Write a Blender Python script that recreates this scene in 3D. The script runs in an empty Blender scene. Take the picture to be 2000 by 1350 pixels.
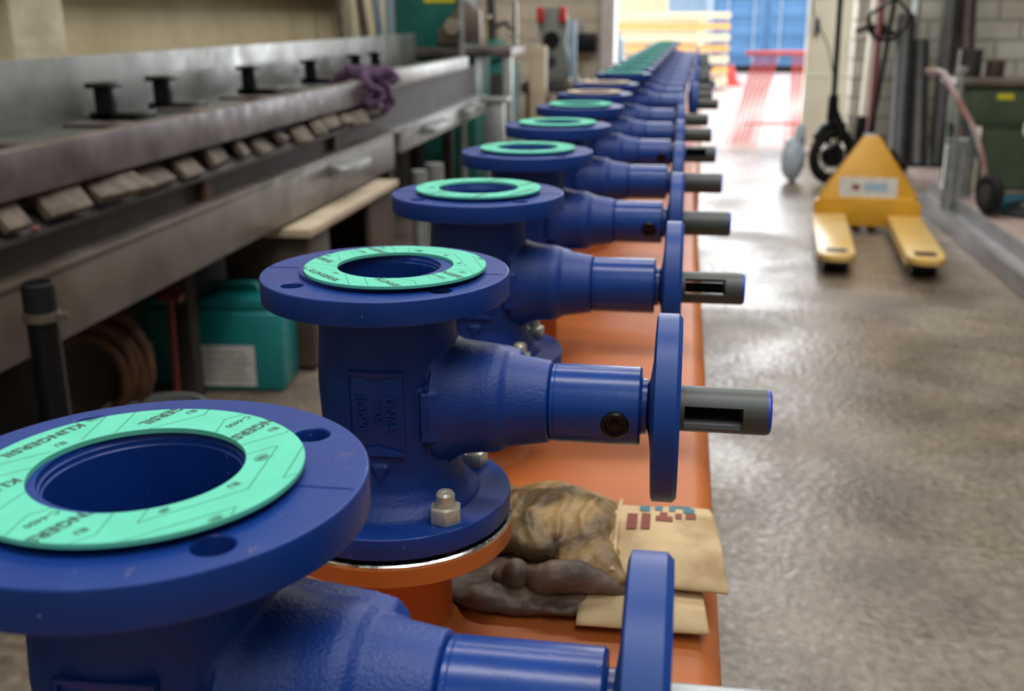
import bpy, bmesh, math, random
from mathutils import Vector, Matrix
random.seed(7)
S = bpy.context.scene
COL = S.collection
R = math.radians

# ------------------------------------------------------------------ camera
FWD = Vector((-0.14840546, 0.94388664, -0.29504887))
RGT = Vector((0.98803731, 0.15416893, -0.00376932))
UPV = Vector((-0.04192956, 0.29207868, 0.95547473))
cd = bpy.data.cameras.new('camera')
cam = bpy.data.objects.new('camera', cd)
COL.objects.link(cam)
m3 = Matrix((RGT, UPV, -FWD)).transposed()
cam.matrix_world = Matrix.Translation((0, 0, 1.15033)) @ m3.to_4x4()
cd.sensor_fit = 'HORIZONTAL'
cd.sensor_width = 36.0
cd.lens = 2083.59 / 2000 * 36.0
cd.clip_start = 0.02
cd.clip_end = 300
cd.dof.use_dof = True
cd.dof.focus_distance = 0.53
cd.dof.aperture_fstop = 10.8
S.camera = cam

# ------------------------------------------------------------------ world, exposure
W = bpy.data.worlds.new('sky')
S.world = W
W.use_nodes = True
nt = W.node_tree
bg = nt.nodes['Background']
bg.inputs[0].default_value = (0.93, 0.96, 1.0, 1)
bg.inputs[1].default_value = 3.3
S.view_settings.view_transform = 'Standard'
S.view_settings.look = 'None'
S.view_settings.gamma = 1.0
S.view_settings.exposure = 0.0
S.view_settings.use_curve_mapping = False


def area(name, loc, size, power, target=None, col=(1, 1, 1)):
    l = bpy.data.lights.new(name, 'AREA')
    l.shape = 'RECTANGLE'
    l.size, l.size_y = size
    l.energy = power
    l.color = col
    o = bpy.data.objects.new(name, l)
    COL.objects.link(o)
    o.location = loc
    if target is not None:
        o.rotation_euler = (Vector(target) - Vector(loc)).to_track_quat('-Z', 'Y').to_euler()
    return o


# daylight through the roof lights and the big doorway, plus an added front fill
area('roof_light_or_fill', (0.5, 0.6, 4.3), (4.2, 0.4), 92, (0.5, 0.6, 0), (1.0, 0.97, 0.93))
area('roof_light_or_fill', (0.5, 3.6, 4.3), (4.2, 0.4), 92, (0.5, 3.6, 0), (1.0, 0.97, 0.93))
area('roof_light_or_fill', (0.5, 6.8, 4.3), (4.2, 0.4), 95, (0.5, 6.8, 0), (1.0, 0.97, 0.93))
area('roof_light_or_fill', (0.5, -1.9, 4.3), (4.2, 0.5), 75, (0.3, -1.9, 0), (0.95, 0.98, 1.0))  # unseen fill added behind the camera to brighten faces turned this way
area('doorway_day', (0.35, 9.9, 2.0), (1.9, 3.4), 60, (0.2, 0, 0.9), (0.97, 0.98, 1.0))


# ------------------------------------------------------------------ materials
MATS = {}


def mat(name, col, rough=0.5, metal=0.0, spec=0.5, col2=None, nscale=8.0, ndetail=4.0, lo=0.35, hi=0.65,
        bump=0.0, bscale=200.0, coat=0.0, rvar=0.0, speck=None):
    if name in MATS:
        return MATS[name]
    m = bpy.data.materials.new(name)
    m.use_nodes = True
    n, l = m.node_tree.nodes, m.node_tree.links
    b = n['Principled BSDF']
    b.inputs['Roughness'].default_value = rough
    b.inputs['Metallic'].default_value = metal
    b.inputs['Specular IOR Level'].default_value = spec
    b.inputs['Coat Weight'].default_value = coat
    b.inputs['Coat Roughness'].default_value = 0.15
    tc = n.new('ShaderNodeTexCoord')

    def noise(sc, det=4.0, dist=0.0):
        t = n.new('ShaderNodeTexNoise')
        t.inputs['Scale'].default_value = sc
        t.inputs['Detail'].default_value = det
        t.inputs['Distortion'].default_value = dist
        l.new(tc.outputs['Object'], t.inputs['Vector'])
        return t
    c1 = (*col, 1)
    c2 = (*(col2 if col2 else tuple(x * 0.8 for x in col)), 1)
    t = noise(nscale, ndetail)
    r = n.new('ShaderNodeValToRGB')
    r.color_ramp.elements[0].position = lo
    r.color_ramp.elements[1].position = hi
    r.color_ramp.elements[0].color = c1
    r.color_ramp.elements[1].color = c2
    l.new(t.outputs['Fac'], r.inputs['Fac'])
    out = r.outputs['Color']
    if speck:
        t2 = noise(speck[1], 2.0)
        r2 = n.new('ShaderNodeValToRGB')
        r2.color_ramp.elements[0].position = speck[2]
        r2.color_ramp.elements[1].position = speck[2] + 0.03
        l.new(t2.outputs['Fac'], r2.inputs['Fac'])
        mx = n.new('ShaderNodeMix')
        mx.data_type = 'RGBA'
        l.new(r2.outputs['Color'], mx.inputs[0])
        l.new(out, mx.inputs[6])
        mx.inputs[7].default_value = (*speck[0], 1)
        out = mx.outputs[2]
    l.new(out, b.inputs['Base Color'])
    if rvar:
        mr = n.new('ShaderNodeMapRange')
        mr.inputs[3].default_value = max(0.02, rough - rvar)
        mr.inputs[4].default_value = min(1.0, rough + rvar)
        mr.inputs[1].default_value = 0.3
        mr.inputs[2].default_value = 0.7
        t3 = noise(nscale * 1.7, 5.0)
        l.new(t3.outputs['Fac'], mr.inputs[0])
        l.new(mr.outputs[0], b.inputs['Roughness'])
    if bump:
        t4 = noise(bscale, 3.0)
        bp = n.new('ShaderNodeBump')
        bp.inputs['Strength'].default_value = bump
        bp.inputs['Distance'].default_value = 0.3 / bscale
        l.new(t4.outputs['Fac'], bp.inputs['Height'])
        l.new(bp.outputs['Normal'], b.inputs['Normal'])
    MATS[name] = m
    return m


def brick_mat(name, c1, c2, mortar, bw, bh, axis='XZ', msize=0.012, rough=0.8, msmooth=0.3):
    m = bpy.data.materials.new(name)
    m.use_nodes = True
    n, l = m.node_tree.nodes, m.node_tree.links
    b = n['Principled BSDF']
    b.inputs['Roughness'].default_value = rough
    tc = n.new('ShaderNodeTexCoord')
    sp = n.new('ShaderNodeSeparateXYZ')
    cb = n.new('ShaderNodeCombineXYZ')
    l.new(tc.outputs['Object'], sp.inputs[0])
    l.new(sp.outputs['X' if axis == 'XZ' else 'Y'], cb.inputs[0])
    l.new(sp.outputs['Z'], cb.inputs[1])
    br = n.new('ShaderNodeTexBrick')
    br.inputs['Scale'].default_value = 1.0
    br.inputs['Brick Width'].default_value = bw
    br.inputs['Row Height'].default_value = bh
    br.inputs['Mortar Size'].default_value = msize
    br.inputs['Mortar Smooth'].default_value = msmooth
    br.inputs['Color1'].default_value = (*c1, 1)
    br.inputs['Color2'].default_value = (*c2, 1)
    br.inputs['Mortar'].default_value = (*mortar, 1)
    l.new(cb.outputs[0], br.inputs['Vector'])
    t = n.new('ShaderNodeTexNoise')
    t.inputs['Scale'].default_value = 3.0
    t.inputs['Detail'].default_value = 6
    l.new(tc.outputs['Object'], t.inputs['Vector'])
    mx = n.new('ShaderNodeMix')
    mx.data_type = 'RGBA'
    mx.blend_type = 'MULTIPLY'
    mx.inputs[0].default_value = 0.5
    l.new(br.outputs['Color'], mx.inputs[6])
    r = n.new('ShaderNodeValToRGB')
    r.color_ramp.elements[0].position = 0.35
    r.color_ramp.elements[0].color = (0.6, 0.57, 0.5, 1)
    r.color_ramp.elements[1].position = 0.6
    l.new(t.outputs['Fac'], r.inputs['Fac'])
    l.new(r.outputs['Color'], mx.inputs[7])
    l.new(mx.outputs[2], b.inputs['Base Color'])
    bp = n.new('ShaderNodeBump')
    bp.inputs['Strength'].default_value = 0.5
    bp.inputs['Distance'].default_value = 0.01
    bp.invert = True
    l.new(br.outputs['Fac'], bp.inputs['Height'])
    l.new(bp.outputs['Normal'], b.inputs['Normal'])
    return m


def floor_mat():
    m = bpy.data.materials.new('wet_concrete')
    m.use_nodes = True
    n, l = m.node_tree.nodes, m.node_tree.links
    b = n['Principled BSDF']
    tc = n.new('ShaderNodeTexCoord')

    def noise(sc, det, dist=0.0):
        t = n.new('ShaderNodeTexNoise')
        t.inputs['Scale'].default_value = sc
        t.inputs['Detail'].default_value = det
        t.inputs['Distortion'].default_value = dist
        l.new(tc.outputs['Object'], t.inputs['Vector'])
        return t
    a = noise(3.0, 8, 0.4)
    r = n.new('ShaderNodeValToRGB')
    e = r.color_ramp.elements
    e[0].position = 0.32
    e[0].color = (0.125, 0.10, 0.075, 1)
    e[1].position = 0.68
    e[1].color = (0.27, 0.225, 0.175, 1)
    l.new(a.outputs['Fac'], r.inputs['Fac'])
    a2 = noise(40, 5)
    r2 = n.new('ShaderNodeValToRGB')
    r2.color_ramp.elements[0].position = 0.35
    r2.color_ramp.elements[0].color = (0.55, 0.5, 0.45, 1)
    r2.color_ramp.elements[1].position = 0.65
    r2.color_ramp.elements[1].color = (1.15, 1.12, 1.05, 1)
    l.new(a2.outputs['Fac'], r2.inputs['Fac'])
    mx = n.new('ShaderNodeMix')
    mx.data_type = 'RGBA'
    mx.blend_type = 'MULTIPLY'
    mx.inputs[0].default_value = 0.8
    l.new(r.outputs['Color'], mx.inputs[6])
    l.new(r2.outputs['Color'], mx.inputs[7])
    l.new(mx.outputs[2], b.inputs['Base Color'])
    w = noise(2.0, 4, 0.5)
    w2 = noise(55, 6)
    ad = n.new('ShaderNodeMath')
    ad.operation = 'MULTIPLY_ADD'
    ad.inputs[1].default_value = 0.8
    l.new(w2.outputs['Fac'], ad.inputs[0])
    l.new(w.outputs['Fac'], ad.inputs[2])
    mr = n.new('ShaderNodeMapRange')
    mr.inputs[1].default_value = 0.78
    mr.inputs[2].default_value = 1.02
    mr.inputs[3].default_value = 0.20
    mr.inputs[4].default_value = 0.55
    l.new(ad.outputs[0], mr.inputs[0])
    l.new(mr.outputs[0], b.inputs['Roughness'])
    b.inputs['Specular IOR Level'].default_value = 0.75
    h = noise(45, 8)
    bp = n.new('ShaderNodeBump')
    bp.inputs['Strength'].default_value = 0.7
    bp.inputs['Distance'].default_value = 0.005
    l.new(h.outputs['Fac'], bp.inputs['Height'])
    l.new(bp.outputs['Normal'], b.inputs['Normal'])
    return m


BLUE = dict(col=(0.003, 0.034, 0.210), col2=(0.0025, 0.028, 0.187))
M_blue = mat('blue_paint', **BLUE, rough=0.42, spec=0.36, nscale=25, bump=0.12, bscale=300, rvar=0.06,
             speck=((0.10, 0.16, 0.38), 260.0, 0.735))
M_cast = mat('blue_cast_paint', **BLUE, rough=0.44, spec=0.36, nscale=30, bump=0.9, bscale=650)
M_wheel = mat('blue_wheel_plastic', (0.004, 0.042, 0.225), rough=0.42, spec=0.34, nscale=15, bump=0.05, bscale=600,
              speck=((0.08, 0.12, 0.34), 330.0, 0.75))
M_bon = mat('blue_gloss_paint', (0.004, 0.042, 0.23), rough=0.25, spec=0.36, nscale=15, bump=0.05, bscale=120,
            speck=((0.35, 0.42, 0.6), 420.0, 0.765))
M_plate = mat('blue_relief_paint', **BLUE, rough=0.4, spec=0.36, nscale=30, bump=0.2, bscale=420)
M_cap = mat('bright_blue_cap', (0.012, 0.045, 0.5), rough=0.4)
M_gas = mat('green_gasket_sheet', (0.122, 0.575, 0.415), rough=0.7, col2=(0.11, 0.53, 0.38), nscale=60, bump=0.08, bscale=900,
            spec=0.3)
M_gasbe = mat('beige_gasket_sheet', (0.60, 0.49, 0.37), rough=0.7, nscale=60)
M_ink = mat('gasket_ink', (0.012, 0.05, 0.035), rough=0.6, col2=(0.03, 0.12, 0.085), nscale=900, lo=0.4, hi=0.7)
M_line = mat('gasket_line_ink', (0.006, 0.08, 0.05), rough=0.6)
M_org = mat('orange_paint', (0.46, 0.125, 0.026), rough=0.42, spec=0.32, col2=(0.38, 0.105, 0.024), nscale=6, bump=0.06, bscale=60,
            speck=((0.2, 0.06, 0.02), 60.0, 0.74))
M_steel = mat('bright_steel', (0.62, 0.60, 0.56), rough=0.25, metal=1.0, nscale=120, rvar=0.1)
M_zinc = mat('zinc_plated', (0.62, 0.60, 0.52), rough=0.34, metal=0.55, col2=(0.45, 0.43, 0.36), nscale=180)
M_grey = mat('grey_plastic', (0.055, 0.065, 0.06), rough=0.45, bump=0.05, bscale=500)
M_blk = mat('black_plastic', (0.006, 0.006, 0.007), rough=0.35, spec=0.25)
M_rub = mat('black_rubber', (0.009, 0.009, 0.009), rough=0.7, spec=0.25)
M_thr = mat('dark_thread', (0.03, 0.028, 0.026), rough=0.4, metal=0.6)
M_floor = floor_mat()
M_plaster = mat('yellow_plaster', (0.66, 0.56, 0.36), rough=0.85, col2=(0.46, 0.37, 0.21), nscale=2.4, ndetail=8, lo=0.4, hi=0.75,
                bump=0.3, bscale=20)
M_pil = mat('cream_plaster', (0.74, 0.66, 0.48), rough=0.85, col2=(0.50, 0.43, 0.30), nscale=4, ndetail=8, bump=0.3, bscale=20)
M_block = brick_mat('white_blockwork', (0.62, 0.61, 0.54), (0.55, 0.54, 0.47), (0.32, 0.31, 0.27), 0.36, 0.158)
M_block2 = brick_mat('cream_blockwork', (0.68, 0.61, 0.50), (0.62, 0.55, 0.45), (0.46, 0.41, 0.34), 0.36, 0.158)
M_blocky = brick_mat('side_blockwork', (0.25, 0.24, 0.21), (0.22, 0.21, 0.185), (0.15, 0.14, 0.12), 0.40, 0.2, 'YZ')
M_ceil = mat('ceiling_sheet', (0.13, 0.125, 0.12), rough=0.8)
M_white = mat('off_white_paint', (0.80, 0.76, 0.64), rough=0.6, col2=(0.72, 0.68, 0.56), nscale=3)
M_jamb = mat('door_jamb_paint', (0.62, 0.58, 0.56), rough=0.5)
M_mgrey = mat('machine_grey_steel', (0.26, 0.27, 0.26), rough=0.36, metal=0.35, col2=(0.16, 0.165, 0.155), nscale=5, ndetail=8,
              lo=0.4, hi=0.7, rvar=0.12)
M_msteel = mat('worn_rail_steel', (0.13, 0.11, 0.11), rough=0.42, metal=0.25, col2=(0.055, 0.042, 0.04), nscale=9, ndetail=8,
               rvar=0.12)
M_beam = mat('worn_beam_steel', (0.165, 0.145, 0.12), rough=0.42, metal=0.3, col2=(0.095, 0.075, 0.055), nscale=4, ndetail=8,
             rvar=0.1)
M_mdark = mat('dark_machine_paint', (0.05, 0.046, 0.04), rough=0.6, col2=(0.025, 0.022, 0.02), nscale=7, ndetail=6)
M_bed = mat('green_black_bed', (0.035, 0.055, 0.05), rough=0.4, col2=(0.08, 0.075, 0.06), nscale=9)
M_wblock = mat('grimy_wood', (0.155, 0.12, 0.085), rough=0.7, col2=(0.06, 0.047, 0.03), nscale=22)
M_board = mat('pale_board', (0.58, 0.49, 0.36), rough=0.6, col2=(0.42, 0.33, 0.22), nscale=4)
M_brown = mat('brown_crate', (0.085, 0.055, 0.035), rough=0.7, col2=(0.05, 0.033, 0.02), nscale=6)
M_rust = mat('rusty_brown', (0.12, 0.052, 0.022), rough=0.6, col2=(0.06, 0.025, 0.011), nscale=30)
M_teal = mat('teal_plastic', (0.005, 0.20, 0.20), rough=0.4, col2=(0.004, 0.17, 0.175), nscale=10)
M_tealp = mat('teal_machine_paint', (0.008, 0.17, 0.15), rough=0.4, col2=(0.006, 0.11, 0.10), nscale=6)
M_label = mat('paper_label', (0.62, 0.60, 0.55), rough=0.6, col2=(0.5, 0.48, 0.44), nscale=30)
M_txt = mat('label_print', (0.06, 0.06, 0.08), rough=0.6)
M_yel = mat('yellow_paint', (0.68, 0.36, 0.025), rough=0.42, col2=(0.6, 0.31, 0.02), nscale=7)
M_yelw = mat('worn_yellow_paint', (0.70, 0.52, 0.24), rough=0.34, col2=(0.66, 0.42, 0.10), nscale=5)
M_ylab = mat('yellow_label', (0.65, 0.62, 0.02), rough=0.5)
M_red = mat('red_paint', (0.55, 0.03, 0.03), rough=0.45)
M_redp = mat('dark_red_pipe', (0.12, 0.014, 0.012), rough=0.5, col2=(0.13, 0.015, 0.013), nscale=6)
M_tres = mat('red_trestle_paint', (0.75, 0.10, 0.09), rough=0.5)
M_cont = mat('blue_container_paint', (0.055, 0.165, 0.34), rough=0.5, col2=(0.07, 0.19, 0.37), nscale=2)
M_lblue = mat('pale_blue_paint', (0.30, 0.42, 0.55), rough=0.5)
M_dpipe = mat('dark_steel_pipe', (0.045, 0.045, 0.047), rough=0.42, metal=0.3, col2=(0.03, 0.028, 0.027), nscale=8)
M_bpipe = mat('brown_steel_pipe', (0.055, 0.03, 0.025), rough=0.55, col2=(0.035, 0.02, 0.017), nscale=8)
M_green = mat('green_cabinet_paint', (0.085, 0.12, 0.075), rough=0.65, spec=0.2, col2=(0.06, 0.09, 0.055), nscale=5)
M_galv = mat('galvanised_steel', (0.42, 0.44, 0.44), rough=0.4, metal=0.6, col2=(0.28, 0.3, 0.3), nscale=12)
M_pinks = mat('dusty_steel_plate', (0.46, 0.36, 0.32), rough=0.42, col2=(0.34, 0.26, 0.23), nscale=3, ndetail=7, rvar=0.1)
M_channel = mat('scuffed_channel_steel', (0.26, 0.255, 0.26), rough=0.38, metal=0.2, col2=(0.17, 0.165, 0.165), nscale=4, ndetail=7)
M_purp = mat('purple_cloth', (0.05, 0.02, 0.06), rough=0.8, col2=(0.09, 0.04, 0.10), nscale=30)
M_leath = mat('stained_leather', (0.34, 0.22, 0.085), rough=0.5, col2=(0.075, 0.045, 0.016), nscale=26, ndetail=8, lo=0.38, hi=0.60,
              bump=0.5, bscale=120)
M_ldark = mat('dark_worn_leather', (0.16, 0.10, 0.07), rough=0.5, col2=(0.05, 0.03, 0.022), nscale=40, ndetail=6, bump=0.5, bscale=150)
M_cuff = mat('canvas_cuff', (0.58, 0.43, 0.24), rough=0.8, col2=(0.30, 0.20, 0.09), nscale=24, ndetail=8, lo=0.45, hi=0.75, bump=0.3, bscale=400)
M_prb = mat('blue_cuff_print', (0.07, 0.20, 0.24), rough=0.8)
M_prr = mat('red_cuff_print', (0.24, 0.07, 0.05), rough=0.8)
M_orb = mat('orange_timber', (0.80, 0.42, 0.14), rough=0.7)
M_cream = mat('cream_render', (0.80, 0.66, 0.42), rough=0.8)
M_yard = mat('yard_concrete', (0.50, 0.42, 0.38), rough=0.6, col2=(0.42, 0.35, 0.32), nscale=1)
M_grout = mat('blue_cloth', (0.45, 0.54, 0.62), rough=0.7)


# ------------------------------------------------------------------ mesh builder
class MB:
    def __init__(s):
        s.v, s.f = [], []

    def add(s, vs, fs):
        k = len(s.v)
        s.v += [tuple(v) for v in vs]
        s.f += [tuple(i + k for i in f) for f in fs]
        return s

    def box(s, lo, hi, M=None):
        x0, y0, z0 = lo
        x1, y1, z1 = hi
        vs = [(x0, y0, z0), (x1, y0, z0), (x1, y1, z0), (x0, y1, z0), (x0, y0, z1), (x1, y0, z1), (x1, y1, z1), (x0, y1, z1)]
        if M is not None:
            vs = [M @ Vector(v) for v in vs]
        return s.add(vs, [(3, 2, 1, 0), (4, 5, 6, 7), (0, 1, 5, 4), (1, 2, 6, 5), (2, 3, 7, 6), (3, 0, 4, 7)])

    def bar(s, a, b, w, h, up=(0, 0, 1)):
        a, b = Vector(a), Vector(b)
        d = (b - a).normalized()
        u = Vector(up)
        if abs(d.dot(u)) > 0.98:
            u = Vector((0, 1, 0))
        x = d.cross(u).normalized()
        z = x.cross(d)
        vs = []
        for p in (a, b):
            for sx, sz in ((-1, -1), (1, -1), (1, 1), (-1, 1)):
                vs.append(p + x * sx * w / 2 + z * sz * h / 2)
        return s.add(vs, [(0, 1, 2, 3), (7, 6, 5, 4), (1, 0, 4, 5), (2, 1, 5, 6), (3, 2, 6, 7), (0, 3, 7, 4)])

    def tube(s, pts, r, n=12, closed=False, caps=True):
        pts = [Vector(p) for p in pts]
        N = len(pts)
        rs = r if isinstance(r, (list, tuple)) else [r] * N
        prev = None
        rings = []
        for i, p in enumerate(pts):
            if closed:
                d = pts[(i + 1) % N] - pts[i - 1]
            else:
                d = pts[min(i + 1, N - 1)] - pts[max(i - 1, 0)]
            d.normalize()
            if prev is None:
                u = d.orthogonal().normalized()
            else:
                u = (prev - d * prev.dot(d)).normalized()
            prev = u
            w = d.cross(u)
            rings.append([p + (u * math.cos(2 * math.pi * k / n) + w * math.sin(2 * math.pi * k / n)) * rs[i] for k in range(n)])
        vs = [v for rg in rings for v in rg]
        fs = []
        for i in range(N if closed else N - 1):
            j = (i + 1) % N
            for k in range(n):
                k2 = (k + 1) % n
                fs.append((i * n + k, i * n + k2, j * n + k2, j * n + k))
        if caps and not closed:
            fs.append(tuple(range(n))[::-1])
            fs.append(tuple((N - 1) * n + k for k in range(n)))
        return s.add(vs, fs)

    def lathe(s, prof, n=48, axis='z', o=(0, 0, 0), closed=False):
        # prof: (r, h) along axis
        vs, fs = [], []
        for r, h in prof:
            for k in range(n):
                a = 2 * math.pi * k / n
                c, q = r * math.cos(a), r * math.sin(a)
                if axis == 'z':
                    p = (c, q, h)
                elif axis == 'x':
                    p = (h, c, q)
                else:
                    p = (q, h, c)
                vs.append((p[0] + o[0], p[1] + o[1], p[2] + o[2]))
        N = len(prof)
        for i in range(N if closed else N - 1):
            j = (i + 1) % N
            for k in range(n):
                k2 = (k + 1) % n
                fs.append((i * n + k, i * n + k2, j * n + k2, j * n + k))
        if not closed:
            if prof[0][0] > 1e-6:
                fs.append(tuple(range(n))[::-1])
            if prof[-1][0] > 1e-6:
                fs.append(tuple((N - 1) * n + k for k in range(n)))
        return s.add(vs, fs)

    def prism(s, poly, lo, hi, axis='y', M=None):
        # poly: 2D points in the other two axes
        n = len(poly)
        vs = []
        for h in (lo, hi):
            for a, b in poly:
                p = {'y': (a, h, b), 'x': (h, a, b), 'z': (a, b, h)}[axis]
                vs.append(Vector(p) if M is None else M @ Vector(p))
        fs = [tuple(range(n)), tuple(range(2 * n - 1, n - 1, -1))]
        for k in range(n):
            k2 = (k + 1) % n
            fs.append((k, n + k, n + k2, k2))
        return s.add(vs, fs)

    def ball(s, c, r, n=16, M=None):
        rx, ry, rz = r if isinstance(r, (tuple, list)) else (r, r, r)
        vs, fs = [], []
        m = n // 2
        for i in range(m + 1):
            t = math.pi * i / m
            for k in range(n):
                a = 2 * math.pi * k / n
                v = Vector((rx * math.sin(t) * math.cos(a), ry * math.sin(t) * math.sin(a), rz * math.cos(t)))
                if M is not None:
                    v = M @ v
                vs.append(v + Vector(c))
        for i in range(m):
            for k in range(n):
                k2 = (k + 1) % n
                fs.append((i * n + k, (i + 1) * n + k, (i + 1) * n + k2, i * n + k2))
        return s.add(vs, fs)

    def mesh(s, name, smooth=None):
        me = bpy.data.meshes.new(name)
        bm = bmesh.new()
        vv = [bm.verts.new(v) for v in s.v]
        for f in s.f:
            try:
                bm.faces.new([vv[i] for i in f])
            except ValueError:
                pass
        bmesh.ops.remove_doubles(bm, verts=bm.verts, dist=1e-6)
        bmesh.ops.dissolve_degenerate(bm, edges=bm.edges, dist=1e-7)
        bmesh.ops.recalc_face_normals(bm, faces=bm.faces)
        bm.to_mesh(me)
        bm.free()
        if smooth is not None:
            set_smooth(me, smooth)
        return me


def set_smooth(me, ang):
    for p in me.polygons:
        p.use_smooth = True
    bm = bmesh.new()
    bm.from_mesh(me)
    for e in bm.edges:
        if len(e.link_faces) == 2:
            e.smooth = e.calc_face_angle(0) < R(ang)
        else:
            e.smooth = False
    bm.to_mesh(me)
    bm.free()


def bake(me, mods):
    o = bpy.data.objects.new('tmp', me)
    COL.objects.link(o)
    for typ, kw in mods:
        md = o.modifiers.new(typ, typ)
        for k, v in kw.items():
            setattr(md, k, v)
    dg = bpy.context.evaluated_depsgraph_get()
    r = bpy.data.meshes.new_from_object(o.evaluated_get(dg), depsgraph=dg)
    bpy.data.objects.remove(o)
    return r


def bev(mb, name, w, seg=2, smooth=40):
    me = bake(mb.mesh(name), [('BEVEL', dict(width=w, segments=seg, limit_method='ANGLE', angle_limit=R(35)))])
    me.name = name
    set_smooth(me, 30 if smooth is None else smooth)
    return me


def link(name, me, m, parent=None, world=False):
    o = bpy.data.objects.new(name, me)
    COL.objects.link(o)
    if m is not None:
        me.materials.clear()
        me.materials.append(m)
    if parent is not None:
        o.parent = parent
        if world:
            root = parent
            off = Vector((0, 0, 0))
            while root is not None:
                off += root.location
                root = root.parent
            o.location = -off
    return o


def obj(name, mb, m, parent=None, smooth=40, bevel=0, world=True):
    me = bev(mb, name, bevel, 2, smooth) if bevel else mb.mesh(name, smooth)
    return link(name, me, m, parent, world and parent is not None)


def thing(name, label, cat, loc=(0, 0, 0), group=None, rz=0):
    o = bpy.data.objects.new(name, None)
    COL.objects.link(o)
    o.empty_display_size = 0.05
    o.location = loc
    o.rotation_euler = (0, 0, rz)
    tag(o, label, cat, group)
    return o


def tag(o, label, cat, group=None, kind=None):
    o['label'] = label
    o['category'] = cat
    if group:
        o['group'] = group
    if kind:
        o['kind'] = kind
    return o


def struct(name, mb, m, smooth=None, bevel=0):
    o = obj(name, mb, m, None, smooth, bevel)
    o['kind'] = 'structure'
    return o


def solo(name, mb, m, label, cat, group=None, smooth=40, bevel=0, kind=None):
    # a thing that is one mesh: origin moved to its own base
    me = bev(mb, name, bevel, 2, smooth) if bevel else mb.mesh(name, smooth)
    xs = [v.co for v in me.vertices]
    c = Vector(((min(p.x for p in xs) + max(p.x for p in xs)) / 2, (min(p.y for p in xs) + max(p.y for p in xs)) / 2, min(p.z for p in xs)))
    me.transform(Matrix.Translation(-c))
    o = link(name, me, m)
    o.location = c
    return tag(o, label, cat, group, kind)


def text_mesh(s, size, extrude=0.0, bold=0.0, align='CENTER', spacing=1.0):
    c = bpy.data.curves.new('t', 'FONT')
    c.body = s
    c.size = size
    c.extrude = extrude
    c.offset = bold
    c.space_character = spacing
    c.align_x = align
    c.align_y = 'CENTER'
    c.resolution_u = 3
    o = bpy.data.objects.new('tmp', c)
    COL.objects.link(o)
    dg = bpy.context.evaluated_depsgraph_get()
    me = bpy.data.meshes.new_from_object(o.evaluated_get(dg), depsgraph=dg)
    bpy.data.objects.remove(o)
    return me


def curve_plate(splines, extrude, bevel, res=24):
    c = bpy.data.curves.new('c', 'CURVE')
    c.dimensions = '2D'
    c.fill_mode = 'BOTH'
    c.extrude = extrude
    c.bevel_depth = bevel
    c.bevel_resolution = 2
    for (cx, cy, r, n) in splines:
        sp = c.splines.new('POLY')
        sp.points.add(n - 1)
        for k in range(n):
            a = 2 * math.pi * k / n
            sp.points[k].co = (cx + r * math.cos(a), cy + r * math.sin(a), 0, 1)
        sp.use_cyclic_u = True
    o = bpy.data.objects.new('tmp', c)
    COL.objects.link(o)
    dg = bpy.context.evaluated_depsgraph_get()
    me = bpy.data.meshes.new_from_object(o.evaluated_get(dg), depsgraph=dg)
    bpy.data.objects.remove(o)
    return me


# ------------------------------------------------------------------ the building
struct('floor', MB().box((-2.6, -3.2, -0.1), (3.5, 9.85, 0)), M_floor)
struct('wall_left', MB().box((-2.55, -3.2, 0), (-2.3, 9.6, 4.4)), M_plaster)
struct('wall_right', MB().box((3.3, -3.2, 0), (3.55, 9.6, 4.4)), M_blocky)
struct('wall_back', MB().box((-2.6, -3.45, 0), (3.55, -3.2, 4.4)), M_block)
struct('wall_front_left', MB().box((-2.55, 9.6, 0), (-0.66, 9.85, 4.4)), M_block2)
struct('wall_front_right', MB().box((1.40, 9.6, 0), (3.55, 9.85, 4.4)), M_block)
struct('wall_front_lintel', MB().box((-0.66, 9.6, 3.4), (1.40, 9.85, 4.4)), M_block)
cb = MB()
RL = [(-2.1, -1.7), (0.4, 0.8), (3.4, 3.8), (6.6, 7.0)]  # first opening added behind the camera, goes with the fill
ye = [-3.45] + [v for p in RL for v in p] + [9.85]
for k in range(0, len(ye), 2):
    cb.box((-2.6, ye[k], 4.4), (3.55, ye[k + 1], 4.5))
for a, b in RL:
    cb.box((-2.6, a, 4.4), (-1.6, b, 4.5)).box((2.6, a, 4.4), (3.55, b, 4.5))
struct('ceiling', cb, M_ceil)
# roof light glazing bars
for i, (a, b) in enumerate(RL):
    wb = MB()
    for k in range(5):
        x = -1.6 + k * 1.05
        wb.box((x - 0.02, a, 4.42), (x + 0.02, b, 4.48))
    struct('window_%d' % (i + 1), wb, M_mgrey)
# pilaster and ledge on the left wall
struct('trim_1', MB().box((-2.3, 3.38, 0), (-2.2, 3.70, 4.4)), M_pil, bevel=0.01)
struct('trim_2', MB().box((-2.3, -3, 1.28), (-2.16, 7.4, 1.36)), M_rust, bevel=0.01)
struct('trim_3', MB().box((-0.72, 9.52, 0), (-0.60, 9.9, 3.4)), M_jamb, bevel=0.008)
d = MB().box((0, 0, 0.02), (0.42, 0.06, 3.3))
for k in range(1, 5):
    d.box((0.02, -0.012, k * 0.65), (0.40, 0, k * 0.65 + 0.02))
dr = obj('door_1', d, M_white, None, None, 0.006, False)
dr.location = (1.055, 10.0, -0.02)
dr['kind'] = 'structure'
hg = obj('door_handle', MB().box((0.05, -0.05, 1.0), (0.09, -0.012, 1.14)), M_blk, dr, world=False, bevel=0.004)

# ------------------------------------------------------------------ the yard outside
struct('ground', MB().box((-30, 9.85, -0.12), (30, 60, -0.02)), M_yard)

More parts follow.
